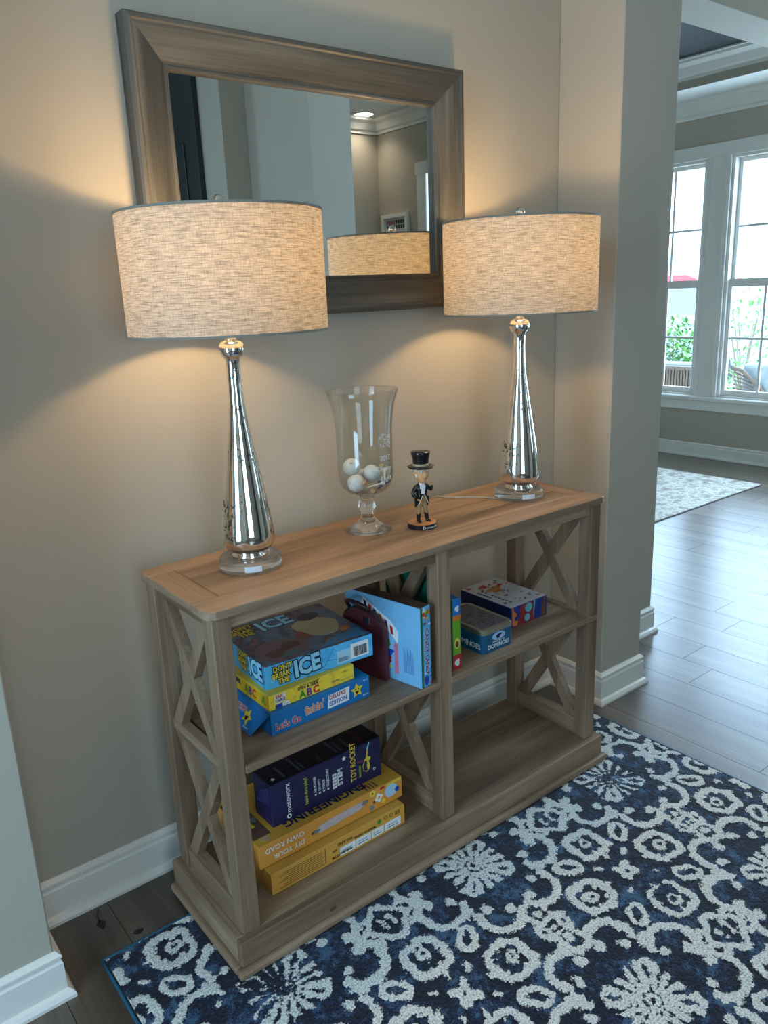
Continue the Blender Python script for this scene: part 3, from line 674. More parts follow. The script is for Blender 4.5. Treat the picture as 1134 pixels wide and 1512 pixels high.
def tee(p, d, col, lab, ln=.052):
    b = bmesh.new(); lathe(b, [(0, 0), (.0008, .002), (.0020, .010), (.0022, ln - .012), (.0030, ln - .006), (.0058, ln - .001), (.0060, ln), (.004, ln - .0012), (0, ln - .0025)], 16)
    o = obj('golf_tee', b, col, smooth=True, loc=p); o.rotation_euler = Vector(d).to_track_quat('Z', 'Y').to_euler(); tag(o, lab, 'golf tee', 'golf tees in the vase')
Tw = plain('tee_white', (226, 224, 216)); Tn = plain('tee_wood', (200, 160, 112)); Tb = plain('tee_blue', (28, 40, 130)); Tg = plain('tee_green', (40, 130, 70)); Tp = plain('tee_cream', (235, 205, 150))
tee((.520, -.2655, .962), (.9, .06, .03), Tw, 'white golf tee lying level across the front of the vase contents')
tee((.560, -.262, .944), (-.75, .1, .55), Tn, 'natural wood golf tee leaning left in front of the lower ball')
tee((.560, -.248, .943), (-.35, -.25, .12), Tn, 'wooden golf tee at the bottom of the vase with its head facing the room', .03)
tee((.548, -.260, .9485), (.85, .18, .22), Tb, 'dark blue golf tee across the lower middle of the vase')
tee((.592, -.255, .9665), (-.5, -.03, -.05), Tb, 'second dark blue golf tee, short, above the lower blue one', .028)
tee((.585, -.250, .951), (.35, .35, .9), Tw, 'white golf tee standing up at the right side of the vase', .045)
tee((.608, -.225, .953), (-.05, .25, .95), Tp, 'cream golf tee pointing up behind the green one', .046)
tee((.600, -.240, .953), (.15, -.08, .25), Tg, 'green golf tee at the right side of the vase', .022)
tee((.585, -.235, .949), (.5, .3, .25), Tg, 'second green golf tee lying low at the right of the vase', .035)

# ------------------------------------------------------------------ figurine (generic gentleman in a top hat)
FX, FY, FZ = .664, -.296, .8402
fg = thing('figurine', 'painted figurine of a gentleman in black top hat and tailcoat on a round lettered base', 'figurine', (FX, FY, FZ), math.radians(-10))
M_blk = plain('gloss_black', (20, 20, 26), rough=.22); M_skin = plain('figurine_skin', (214, 158, 108), rough=.45, var=.04); M_tan = plain('figurine_trousers', (150, 122, 82), rough=.4)
M_hair = plain('figurine_hair', (212, 214, 216), rough=.5); M_gold = plain('hat_band', (158, 146, 122), rough=.35); M_wht = plain('figurine_white', (225, 225, 228), rough=.4)
b = bmesh.new(); lathe(b, [(0, 0), (.0365, 0), (.037, .001), (.037, .0115), (.036, .013), (0, .013)], 48); bs = obj('base', b, [M_blk, plain('base_top', (176, 122, 74), rough=.4)], fg)
for f in bs.data.polygons:
    if f.center.z > .0125: f.material_index = 1
b = text_mesh('Demon De', .0098, fat=.0, align='LEFT', spacing=1.05); wrap(b, .0371, math.radians(-118), .006); obj('lettering', b, M_wht, fg)
def skin(name, pts, edges, mats, parent, sub=2, root=0):
    me = bpy.data.meshes.new(name); me.from_pydata([p[0] for p in pts], edges, []); o = bpy.data.objects.new(name, me); COL.objects.link(o)
    md = o.modifiers.new('s', 'SKIN'); sv = me.skin_vertices[0].data
    for i, p in enumerate(pts): r = p[1]; sv[i].radius = r if isinstance(r, tuple) else (r, r); sv[i].use_root = (i == root)
    md.use_smooth_shade = True
    m2 = o.modifiers.new('u', 'SUBSURF'); m2.levels = sub; m2.render_levels = sub
    dg = bpy.context.evaluated_depsgraph_get(); dg.update(); nm = bpy.data.meshes.new_from_object(o.evaluated_get(dg))
    bpy.data.objects.remove(o, do_unlink=True); nm.name = name; q = bpy.data.objects.new(name, nm); COL.objects.link(q); q.parent = parent
    nm.materials.clear()
    for m_ in mats: nm.materials.append(m_)
    return q
# -Y is the figure's front
P = [((0, 0, .068), (.0125, .010)), ((0, 0, .085), (.0125, .0095)), ((0, .001, .103), (.0145, .0095)), ((0, 0, .112), (.008, .007)), ((0, -.001, .120), .006),
     ((-.015, .001, .104), .0062), ((-.026, .000, .088), .0050), ((-.017, -.006, .074), .0042),
     ((.015, .001, .104), .0062), ((.026, -.006, .092), .0050), ((.022, -.016, .106), .0042),
     ((-.0075, 0, .062), .0078), ((-.009, -.001, .040), .0062), ((-.010, 0, .020), .0050), ((-.010, -.001, .0145), .0048), ((-.011, -.012, .0150), .0036),
     ((.0075, 0, .062), .0078), ((.010, -.003, .040), .0062), ((.013, -.003, .020), .0050), ((.013, -.004, .0145), .0048), ((.017, -.015, .0150), .0036)]
Eg = [(0, 1), (1, 2), (2, 3), (3, 4), (2, 5), (5, 6), (6, 7), (2, 8), (8, 9), (9, 10), (0, 11), (11, 12), (12, 13), (13, 14), (14, 15), (0, 16), (16, 17), (17, 18), (18, 19), (19, 20)]
bd = skin('body', P, Eg, [M_blk, M_tan, M_skin, M_wht], fg)
for f in bd.data.polygons:
    c_ = f.center
    if c_.z < .036: k = 0
    elif c_.z < .066: k = 1
    elif c_.z > .114: k = 2
    elif abs(c_.x) < .0035 + (c_.z - .088) * .25 and c_.z > .086 and c_.y < -.004: k = 3
    elif c_.z < .080 and abs(c_.x) < .010 and c_.y < -.003: k = 1
    else: k = 0
    f.material_index = k
# tailcoat skirts with pale piping
b = bmesh.new()
for s in (-1, 1):
    q = [(s * .003, -.0105, .082), (s * .0145, -.009, .080), (s * .0175, .000, .076), (s * .015, .010, .070), (s * .014, .012, .050), (s * .0185, .002, .052), (s * .0165, -.0075, .060)]
    vs_ = [b.verts.new(v) for v in q]; b.faces.new((vs_[0], vs_[1], vs_[6])); b.faces.new((vs_[1], vs_[2], vs_[5], vs_[6])); b.faces.new((vs_[2], vs_[3], vs_[4], vs_[5]))
ct = obj('coat_tails', b, M_blk, fg); sd = ct.modifiers.new('t', 'SOLIDIFY'); sd.thickness = .0015
b = bmesh.new()
for s in (-1, 1): tube(b, [(s * .0145, -.0095, .060), (s * .003, -.0122, .083), (s * .001, -.0125, .087), (s * .006, -.0105, .108)], .0007, 6)
obj('coat_piping', b, M_wht, fg)
# hands with separate fingers
def hand(p, d, side, nm='hand'):
    b = bmesh.new(); ball(b, (0, 0, .0035), .0036, 2, (1, .6, 1.1))
    for i in range(4): tube(b, [(-.0025 + i * .0017, 0, .006), (-.0027 + i * .0018, -.0006, .0095 + .0006 * (1 - abs(i - 1.3) / 2)), (-.0024 + i * .0016, -.0026, .0112 + .0006 * (1 - abs(i - 1.3) / 2))], [.0010, .0009, .0007], 6)
    tube(b, [(side * .003, 0, .003), (side * .0052, -.0012, .0052), (side * .0050, -.0028, .0072)], [.0012, .0010, .0008], 6)
    o = obj(nm, b, M_skin, fg, smooth=True, loc=p); o.rotation_euler = Vector(d).to_track_quat('Z', 'Y').to_euler()
hand((-.0160, -.0075, .0735), (.6, -.5, -.35), 1); hand((.0215, -.0175, .108), (-.35, -.3, .85), -1)
# head
hd = bmesh.new(); ball(hd, (0, 0, 0), 1, 4, (.0155, .0165, .0215))
for v in hd.verts:
    x, y, z = v.co; z_ = z / .0215
    if z_ < 0: v.co.x *= 1 + .28 * z_; v.co.y = y * (1 + .12 * z_) + .0022 * z_            # narrower jaw
    w_ = math.exp(-((x / .0028) ** 2 + ((z + .002) / .0045) ** 2)) if y < 0 else 0; v.co.y -= .0052 * w_                                  # nose
    for s in (-1, 1):
        w_ = math.exp(-(((x - s * .0062) / .0032) ** 2 + ((z - .0035) / .0028) ** 2)) if y < 0 else 0; v.co.y += .0016 * w_              # sockets
    w_ = math.exp(-((x / .006) ** 2 + ((z + .016) / .004) ** 2)) if y < 0 else 0; v.co.y -= .0016 * w_                                  # chin
hdo = obj('head', hd, M_skin, fg, smooth=True, loc=(0, -.001, .1390))
hdo.scale = (1.28, 1.28, 1.26)
b = bmesh.new()
for s in (-1, 1): ball(b, (s * .0062, -.0138, .0038), .0026, 3, (1, .55, .9))
obj('eye', b, M_wht, hdo, smooth=True)
b = bmesh.new()
for s in (-1, 1): ball(b, (s * .0060, -.0152, .0036), .0012, 2, (1, .4, 1))
obj('pupil', b, M_blk, hdo, smooth=True)
b = bmesh.new(); tube(b, [(-.0042, -.0140, -.0098), (0, -.0156, -.0106), (.0042, -.0140, -.0098)], [.0005, .0010, .0005], 8); obj('mouth', b, plain('figurine_lips', (150, 86, 70)), hdo, smooth=True)
b = bmesh.new()
for s in (-1, 1): ball(b, (s * .0158, .001, .000), .0042, 2, (.4, .7, 1))
obj('ear', b, M_skin, hdo, smooth=True)
b = bmesh.new()
for s in (-1, 1):
    ball(b, (s * .0128, -.0022, .0072), .0055, 2, (.65, 1.1, 1.0)); ball(b, (s * .0138, -.005, -.0045), .0032, 2, (.6, .9, 1.5)); tube(b, [(s * .0028, -.0162, .0080), (s * .0065, -.0158, .0092), (s * .0098, -.0132, .0080)], [.0007, .0011, .0006], 6)
ball(b, (0, .008, .002), .0125, 3, (1, .8, 1)); obj('hair', b, M_hair, hdo, smooth=True)
b = bmesh.new(); lathe(b, [(0, .0095), (.016, .0090), (.0245, .0105), (.0262, .0130), (.0245, .0138), (.0175, .0125), (.0155, .0135), (.0152, .0190), (.0160, .0270), (.0182, .0370), (.0188, .0405), (.0182, .0418), (0, .0425)], 40); obj('top_hat', b, M_blk, hdo, smooth=True)
hb_ = bmesh.new(); lathe(hb_, [(.0153, .0132), (.0158, .0132), (.0157, .0190), (.0152, .0190)], 40, closed=True); obj('hat_band', hb_, M_gold, hdo, smooth=True)
# ------------------------------------------------------------------ game boxes
class Game:
    def __init__(s, name, label, cat, loc, rz, w, d, h, mats, group=None, bev=.0012):
        s.e = thing(name, label, cat, loc, rz, group); s.w, s.d, s.h = w, d, h
        s.F = face_frame((0, 0, 0), (1, 0, 0), (0, 0, 1)); s.L = face_frame((0, d, 0), (0, -1, 0), (0, 0, 1)); s.T = face_frame((0, 0, h), (1, 0, 0), (0, 1, 0)); s.R = face_frame((w, 0, 0), (0, 1, 0), (0, 0, 1))
        b = bmesh.new(); box(b, 0, w, 0, d, 0, h, bev=bev); b.normal_update()
        for f in b.faces:
            n = f.normal
            if len(mats) > 1:
                if n.y < -.9: f.material_index = 0
                elif n.z > .9: f.material_index = 1
                elif abs(n.x) > .9: f.material_index = min(2, len(mats) - 1)
        s.body = obj('box', b, mats, s.e)
    def rect(s, fr, u0, u1, v0, v1, m, name='printed_panel', w=.0003, skew=0.0, label=None, par=None):
        b = bmesh.new(); prism(b, [(u0, v0), (u1, v0 + skew), (u1, v1 + skew), (u0, v1)], 0.00002, w, fr); return obj(name, b, m, par or s.e, label=label)
    def poly(s, fr, pts, m, name='printed_shape', w=.0004, par=None):
        b = bmesh.new(); prism(b, pts, 0.00002, w, fr); return obj(name, b, m, par or s.e)
    def text(s, fr, st, u, v, size, m, ang=0, fat=0.0, sx=1.0, out=None, outm=None, w=.0005, align='LEFT', label=None):
        A = fr @ Matrix.Translation((u, v, w)) @ Matrix.Rotation(math.radians(ang), 4, 'Z')
        if out and out > .004:
            bo = bmesh.new()
            for k_ in range(8):
                q_ = text_mesh(st, size, fat=fat, ext=.00008, align=align, sx=sx); q_.transform(Matrix.Translation(((out - fat) * math.cos(k_ * PI / 4), (out - fat) * math.sin(k_ * PI / 4), -.0002 + k_ * .000004)))
                me_ = bpy.data.meshes.new('x'); q_.to_mesh(me_); q_.free(); bo.from_mesh(me_); bpy.data.meshes.remove(me_)
            bo.transform(A); obj('lettering_outline', bo, outm, s.e)
        elif out:
            b = text_mesh(st, size, fat=out, ext=.00008, align=align, sx=sx); b.transform(Matrix.Translation((0, 0, -.0002))); b.transform(A); obj('lettering_outline', b, outm, s.e)
        b = text_mesh(st, size, fat=fat, ext=.0001, align=align, sx=sx); b.transform(A); return obj('lettering', b, m, s.e, label=label)
def blob(cx, cy, rx, ry, n=18, rot=0, wob=0.0, seed=0):
    r = random.Random(seed); ph = r.uniform(0, 6)
    return [(cx + (rx * math.cos(a) * math.cos(rot) - ry * math.sin(a) * math.sin(rot)) * k, cy + (rx * math.cos(a) * math.sin(rot) + ry * math.sin(a) * math.cos(rot)) * k)
            for i in range(n) for a in [2 * PI * i / n] for k in [1 + wob * math.sin(3 * a + ph) + wob * .5 * math.sin(5 * a + ph * 2)]]
def star(cx, cy, r, n=5, k=.5, rot=PI / 2): return [(cx + (r if i % 2 == 0 else r * k) * math.cos(rot + PI * i / n), cy + (r if i % 2 == 0 else r * k) * math.sin(rot + PI * i / n)) for i in range(2 * n)]
def pm(n, c, **k): k.setdefault('rough', .38); k.setdefault('var', .03); k.setdefault('scale', 25); return plain(n, c, **k)
Kw, Kk = pm('ink_white', (232, 234, 236)), pm('ink_black', (18, 18, 22))
Kblue, Kred, Kyel, Kgrn, Kpur, Kor = pm('ink_blue', (24, 70, 170)), pm('ink_red', (190, 34, 44)), pm('ink_yellow', (236, 204, 60)), pm('ink_green', (52, 140, 56)), pm('ink_purple', (92, 50, 130)), pm('ink_orange', (226, 120, 44))
Kice = pm('ink_ice', (150, 214, 240)); Kdk = pm('ink_navy', (22, 30, 66)); Kgy = pm('ink_grey', (120, 124, 132)); Kbr = pm('ink_brown', (110, 68, 52)); Kpk = pm('ink_pink', (214, 120, 150))

# blue fishing game, bottom of the stack
gC = Game('board_game_box', 'blue deluxe fishing board game, bottom of the left shelf stack', 'board game', (.152, -.371, SH + .0003), 0, .269, .262, .055, [pm('fishing_blue', (22, 112, 176)), pm('fishing_top', (30, 120, 180)), pm('fishing_side', (22, 106, 168))], 'board games stacked on the left shelf')
def fish_face(g, fr, W_):
    g.text(fr, "Let's Go", .010, .018, .023, Kred, 0, .0005, .84, out=.0012, outm=Kw); g.text(fr, "fishin'", .088, .027, .029, Kor, 4, .0005, .80, out=.0013, outm=Kw)
    g.poly(fr, [(.148, .011), (.208, .013), (.211, .047), (.152, .044)], Kw); g.text(fr, 'DELUXE', .153, .037, .0145, Kred, 2, .0003, .88, w=.0006); g.text(fr, 'EDITION', .153, .021, .0145, Kblue, 2, .0003, .86, w=.0006)
fish_face(gC, gC.F, .269)
gC.poly(gC.F, star(.232, .029, .0185, rot=PI / 2 + .1), Kyel); gC.poly(gC.F, blob(.228, .032, .0014, .0024), Kk, w=.0006); gC.poly(gC.F, blob(.236, .032, .0014, .0024), Kk, w=.0006); gC.poly(gC.F, [(.226, .026), (.238, .027), (.234, .021), (.229, .021)], Kk, w=.0006)
gC.text(gC.F, 'PRESSMAN', .248, .010, .0045, Kw, 0, 0, .8); gC.text(gC.F, 'Ages 4+', .250, .047, .0045, Kw)
# open end flap hanging off its left end
b = bmesh.new(); tp0, tp1 = Vector((-.0006, .001, .054)), Vector((-.0006, .20, .054)); bt0, bt1 = Vector((-.034, .034, .001)), Vector((-.034, .20, .001))
q = [tp0, tp1, bt1, bt0]; nrm = (tp1 - tp0).cross(bt0 - tp0).normalized()
va_ = [b.verts.new(v) for v in q] + [b.verts.new(v + nrm * .0015) for v in q]
for f in ((0, 1, 2, 3), (7, 6, 5, 4), (0, 4, 5, 1), (1, 5, 6, 2), (2, 6, 7, 3), (3, 7, 4, 0)): b.faces.new([va_[i] for i in f])
bmesh.ops.recalc_face_normals(b, faces=b.faces[:]); obj('end_flap', b, pm('fishing_flap', (20, 104, 164)), gC.e)
fF = face_frame(tuple(Vector((-.0006, .20, .054)) - (tp1 - bt1) * 1.0 + Vector((-.0012, 0, .0005))), (0, -1, 0), tuple(tp1 - bt1))
gC.poly(fF, star(.128, .030, .019, rot=PI / 2 - .3), Kyel, w=.0012); gC.poly(fF, [(.121, .030), (.135, .033), (.130, .022), (.124, .022)], Kk, w=.0015); gC.text(fF, 'PRESSMAN', .128, .008, .0055, Kw, 0, 0, .8, w=.001); gC.text(fF, 'EDITION', .060, .040, .016, Kred, 0, .0004, .9, out=.0014, outm=Kw, w=.0012)

# yellow spin and seek game
gB = Game('board_game_box', 'yellow spin-and-seek alphabet board game, middle of the left shelf stack', 'board game', (.156, -.361, SH + .0558), 0, .229, .235, .0358, [noise_ramp('yellow_crayon', [(.3, (238, 196, 40)), (.5, (250, 216, 66)), (.7, (222, 160, 30))], 50, rough=.4), pm('yellow_top', (236, 200, 60)), noise_ramp('yellow_crayon_side', [(.3, (232, 190, 40)), (.7, (222, 160, 30))], 50, rough=.4)], 'board games stacked on the left shelf', bev=.0008)
F_ = gB.F
gB.rect(F_, .016, .042, .013, .033, Kw); gB.text(F_, 'ERIC', .018, .0275, .0105, Kred, 0, .0003, .95, w=.0006); gB.text(F_, 'CARLE', .017, .0185, .0095, Kdk, 0, .0003, .86, w=.0006)
gB.rect(F_, .016, .034, .001, .010, Kblue); gB.rect(F_, .034, .052, .001, .010, Kw); gB.text(F_, '2 - 4', .037, .0055, .006, Kdk, w=.0006)
gB.text(F_, 'The Very Hungry Caterpillar', .080, .0330, .0048, Kk, 0, .0001, .95); gB.text(F_, 'SPIN & SEEK', .074, .0262, .0112, Kdk, 0, .0003, .95)
for ch, u, mm in (('A', .078, Kgrn), ('B', .097, Kpur), ('C', .114, Kred)): gB.text(F_, ch, u, .0105, .024, mm, 0, .0009, 1.0)
gB.text(F_, 'Game', .166, .0130, .0085, Kdk); gB.text(F_, 'AGES 3+', .196, .027, .0048, Kdk); gB.text(F_, 'The World of Eric Carle', .190, .008, .0036, Kpur)
for ch, u, mm in (('SEEK', .085, Kdk), ('A', .128, Kgrn), ('B', .147, Kpur), ('C', .164, Kred), ('A', .205, Kgrn)): gB.text(gB.L, ch, u, .018 if len(ch) < 2 else .024, .028 if len(ch) < 2 else .014, mm, 0, .0006, .85)

# ice game on top
art = noise_ramp('ice_game_art', [(.35, (70, 60, 78)), (.45, (118, 92, 104)), (.52, (92, 120, 146)), (.6, (58, 66, 92)), (.7, (140, 90, 80))], 9, rough=.3, det=3)
gA = Game('board_game_box', 'light blue ice-breaking board game, on top of the left shelf stack', 'board game', (.1655, -.337, SH + .092), math.radians(-3.4), .284, .252, .0555, [noise_ramp('ice_blue', [(.3, (70, 170, 226)), (.5, (96, 190, 238)), (.7, (52, 150, 214))], 14, rough=.35), art, noise_ramp('ice_blue_side', [(.3, (90, 184, 230)), (.7, (60, 160, 214))], 14, rough=.35)], 'board games stacked on the left shelf')
def ice_title(fr, u, v, k=1.0, rot=0):
    for st, du, dv in (("DON'T", .004, .017), ('BREAK', 0, .0), ('THE', .016, -.016)): gA.text(fr, st, u + du * k, v + dv * k, .019 * k, Kyel, 3, .0006, .86, out=.0026 * k, outm=Kk)
    gA.text(fr, 'ICE', u + .060 * k, v + .000 * k, .060 * k, Kice, 4, .0024, .84, out=.0056, outm=Kdk)
ice_title(gA.F, .016, .027, .92)
gA.rect(gA.F, .184, .222, .006, .038, pm('sticker_blue', (168, 206, 228)))
gA.rect(gA.F, .222, .272, .009, .046, Kw)
bc = bmesh.new(); rb_ = random.Random(9); u = .229
while u < .266:
    w1 = rb_.choice((.0006, .0010, .0016)); prism(bc, [(u, .013), (u + w1, .013), (u + w1, .037), (u, .037)], 0, .0006, gA.F); u += w1 + rb_.choice((.0007, .0012))
obj('barcode', bc, Kk, gA.e)
for i in range(5): gA.rect(gA.F, .187, .187 + .026 + .004 * (i % 2), .011 + i * .0022, .0120 + i * .0022, Kdk, 'small_print', w=.0005)
crk = bmesh.new()
for a, b_ in (((.150, .012), (.176, .050)), ((.158, .024), (.184, .020)), ((.140, .006), (.165, .002)), ((.120, .004), (.160, .016))):
    d_ = Vector((b_[0] - a[0], b_[1] - a[1])).normalized() * .0006; prism(crk, [(a[0] + d_.y, a[1] - d_.x), (b_[0] + d_.y, b_[1] - d_.x), (b_[0] - d_.y, b_[1] + d_.x), (a[0] - d_.y, a[1] + d_.x)], 0, .0003, gA.F)
obj('ice_crack_lines', crk, pm('crack_blue', (44, 112, 160)), gA.e)
ice_title(gA.L, .112, .030, .95)
ice_title(gA.T, .010, .205, 1.25)
gA.poly(gA.T, blob(.205, .125, .052, .060, 24, .4, .06, 3), pm('art_cream', (196, 180, 140)), w=.0004)
gA.poly(gA.T, blob(.215, .190, .030, .022, 20, .2, .05, 4), pm('art_dark', (52, 48, 60)), w=.0006)
gA.poly(gA.T, blob(.250, .070, .014, .010, 14, .2, .1, 5), Kor, w=.0005); gA.poly(gA.T, blob(.150, .100, .016, .022, 14, .2, .1, 6), pm('art_red', (150, 70, 62)), w=.0005)
gA.poly(gA.T, blob(.075, .062, .066, .055, 28, .1, .02, 7), pm('art_rose', (128, 92, 104)), w=.0005); gA.poly(gA.T, blob(.055, .050, .026, .018, 18, .4, .12, 8), pm('art_brown', (104, 62, 54)), w=.0007); gA.poly(gA.T, blob(.100, .070, .024, .020, 18, .1, .12, 9), pm('art_brown2', (92, 58, 52)), w=.0007); gA.poly(gA.T, blob(.085, .030, .030, .010, 18, .1, .12, 10), pm('art_teal', (88, 120, 122)), w=.0007)
gA.poly(gA.T, [(.150, .010), (.275, .012), (.275, .055), (.190, .040)], pm('art_iceblue', (70, 130, 170)), w=.0003)

# maroon case
mc = thing('dominoes_case', 'dark maroon case with arched end and top handle, behind the game stack', 'case', (.4745, -.2225, SH + .0003), math.radians(10))
M_mar = plain('maroon_leather', (92, 40, 44), rough=.5, var=.08, scale=90, bump=.2)
bm = bmesh.new(); yz = [(-.118, 0), (.02, 0), (.02, .125)] + [(-.035 + .055 * math.cos(a), .125 + .052 * math.sin(a)) for a in [PI * i / 10 * .5 for i in range(1, 10)]] + [(-.035 - .083 * math.sin(a), .125 + .052 * math.cos(a)) for a in [PI / 2 * i / 10 for i in range(0, 10)]] + [(-.118, .122)]
prism(bm, yz, -.002, .018, Matrix(((0, 0, 1, 0), (1, 0, 0, 0), (0, 1, 0, 0), (0, 0, 0, 1)))); bmesh.ops.recalc_face_normals(bm, faces=bm.faces[:])
es = [e for e in bm.edges if abs(e.verts[0].co.x - e.verts[1].co.x) < 1e-6]; bmesh.ops.bevel(bm, geom=es, offset=.003, segments=2, affect='EDGES')
obj('shell', bm, M_mar, mc)
bm = bmesh.new(); pl = [(-.0035, y, z) for y, z in yz if True]; tube(bm, [(-.0025, p[0], p[1]) for p in yz[1:]], .0012, 6); obj('welt', bm, plain('dark_welt', (48, 24, 26)), mc)
bm = bmesh.new(); tube(bm, [(.006, -.066, .168), (-.006, -.068, .186), (-.012, -.045, .194), (-.012, -.015, .195), (-.006, .000, .188), (.006, .000, .168)], .005, 8); obj('handle', bm, plain('dark_handle', (54, 30, 32), rough=.4), mc, smooth=True)
bm = nb(-.004, .002, -.075, -.055, .140, .160, bev=.001); obj('clasp', bm, M_nick, mc)

# candy game standing upright
gD = Game('board_game_box', 'pale blue board game standing upright against the middle leg', 'board game', (.5325, -.4325, SH + .0003), math.radians(10), .0375, .245, .2085, [pm('candy_spine', (90, 178, 232)), pm('candy_top', (92, 62, 56)), pm('candy_face', (126, 186, 226))], bev=.001)
gD.rect(gD.F, .0, .0075, .0, .2085, pm('candy_green', (36, 104, 56)), w=.0003)
for i in range(22):
    r = random.Random(i); gD.poly(gD.F, blob(.008 + r.random() * .026, .160 + r.random() * .044, .002 + r.random() * .003, .002 + r.random() * .004, 10, 0, .2, i), [Kred, Kw, Kpk, Kyel, Kbr, Kgrn, Kor][i % 7], 'printed_sweet', w=.0005 + i * .00001)
gD.text(gD.F, 'CANDY LAND', .0215, .152, .0195, Kpur, -90, .0006, .92, out=.0016, outm=Kw)
gD.poly(gD.F, blob(.018, .018, .008, .013, 18, 0, .08, 2), Kblue, w=.0006)
for i in range(14):
    r = random.Random(50 + i); gD.poly(gD.F, blob(.010 + r.random() * .025, .004 + r.random() * .036, .002, .003, 8, 0, .2, i), [Kpk, Kw, Kpur, Kred][i % 4], 'printed_sweet', w=.0004 + i * .00001)
# big face towards the left
gD.poly(gD.L, [(.052, .170), (.148, .124), (.172, .100), (.174, .132), (.150, .156), (.062, .198)], Kw, 'printed_banner', w=.0005)
for i, (u_, v_) in enumerate(((.068, .180), (.084, .172), (.100, .164), (.118, .155), (.136, .144), (.153, .132))):
    gD.poly(gD.L, [(u_ - .005, v_ + .012), (u_ + .004, v_ + .008), (u_ + .006, v_ - .012), (u_ - .002, v_ - .010)], [Kdk, Kred, Kblue, Kor, Kpur, Kred][i], 'printed_shape', w=.0007)
gD.poly(gD.L, [(.03, .165), (.06, .15), (.12, .09), (.150, .06), (.140, .03), (.11, .02), (.04, .10)], pm('candy_scene', (58, 52, 66)), 'printed_picture', w=.0004)
for i, (u_, v_, mm) in enumerate(((.138, .094, Kgrn), (.146, .072, Kblue), (.140, .050, Kred), (.136, .030, Kyel), (.125, .105, Kgrn), (.128, .064, Kdk))): gD.poly(gD.L, blob(u_, v_, .012, .008, 14, .3, .25, i), mm, w=.0007)
for i in range(9): gD.rect(gD.L, .190 + i * .0036, .1912 + i * .0036, .03, .095 - (i % 3) * .008, pm('print_blue_lines', (72, 112, 180)) if i == 0 else bpy.data.materials['print_blue_lines'], 'small_print', w=.0004)
gD.rect(gD.L, .160, .172, .02, .10, Kpk, 'printed_shape', w=.0004)

# teal-green slim box and avocado spine on the right shelf
gT = Game('game_box', 'teal-green slim box standing behind the middle leg on the right shelf', 'box', (.6405, -.385, SH + .0003), 0, .014, .22, .245, [pm('teal_green', (28, 128, 104))])
gS = Game('game_box', 'slim game with blue, green and red spine standing beside the dominoes tin', 'box', (.6565, -.4105, SH + .0003), 0, .026, .20, .190, [pm('spine_green', (108, 170, 40)), pm('spine_top', (30, 110, 170)), pm('spine_side', (40, 120, 90))])
gS.rect(gS.F, 0, .026, .146, .190, pm('spine_blue', (30, 120, 205))); gS.rect(gS.F, 0, .026, .132, .146, Kor); gS.rect(gS.F, 0, .026, 0, .040, Kred)
gS.poly(gS.F, blob(.013, .070, .0095, .015, 18), pm('avocado_pale', (220, 205, 90)), w=.0006); gS.poly(gS.F, blob(.013, .068, .0055, .009, 16), Kbr, w=.0008); gS.poly(gS.F, blob(.014, .163, .007, .008, 14, 0, .2), Kw, w=.0006); gS.poly(gS.F, blob(.013, .018, .008, .010, 14, 0, .15), Kw, w=.0006)

# dominoes tin
tn_ = thing('dominoes_tin', 'teal-blue dominoes tin with a silver lid on the right shelf', 'tin', (.771, -.4005, SH + .0003))
def rrect(x0, x1, y0, y1, r, n=5):
    o = []
    for cx_, cy_, a0 in ((x1 - r, y0 + r, -PI / 2), (x1 - r, y1 - r, 0), (x0 + r, y1 - r, PI / 2), (x0 + r, y0 + r, PI)):
        for i in range(n + 1): a = a0 + PI / 2 * i / n; o.append((cx_ + r * math.cos(a), cy_ + r * math.sin(a)))
    return o
bm = bmesh.new(); prism(bm, rrect(0, .115, 0, .178, .014), 0, .052); obj('tin_body', bm, pm('tin_teal', (16, 84, 118), rough=.3), tn_)
bm = bmesh.new(); prism(bm, rrect(-.001, .116, -.001, .179, .015), .0523, .066); es = [e for e in bm.edges if abs(e.verts[0].co.z - e.verts[1].co.z) < 1e-6 and e.verts[0].co.z > .06]; bmesh.ops.bevel(bm, geom=es, offset=.003, segments=2, affect='EDGES')
ld = obj('lid', bm, plain('tin_silver', (176, 170, 150), rough=.3, metal=.8), tn_)
bm = bmesh.new(); prism(bm, rrect(.010, .105, .010, .168, .006), .0661, .0667); obj('lid_picture', bm, noise_ramp('lid_print', [(.4, (62, 60, 72)), (.5, (92, 88, 96)), (.6, (50, 50, 60))], 30, rough=.25), ld)
gt = type('o', (), {})(); gt.e = tn_; gt.F = face_frame((0, 0, 0), (1, 0, 0), (0, 0, 1)); gt.L = face_frame((0, .178, 0), (0, -1, 0), (0, 0, 1))
Game.text(gt, gt.F, 'DOMINOES', .058, .014, .0165, Kw, 0, .0002, .95, align='CENTER'); Game.text(gt, gt.F, 'PROFESSIONAL SIZE', .058, .0255, .0055, Kw, 0, 0, .9, align='CENTER'); Game.text(gt, gt.L, 'DOMINOES', .118, .018, .022, Kw, 0, .0002, .9, align='CENTER')
Game.poly(gt, gt.F, blob(.058, .0395, .024, .0115, 28), pm('emblem_blue', (150, 180, 220)), 'emblem', w=.0005); Game.poly(gt, gt.F, blob(.058, .0395, .010, .006, 14, .4, .3, 3), Kdk, 'emblem', w=.0007); Game.poly(gt, gt.F, blob(.050, .042, .005, .002, 10), Kw, 'emblem', w=.0007)

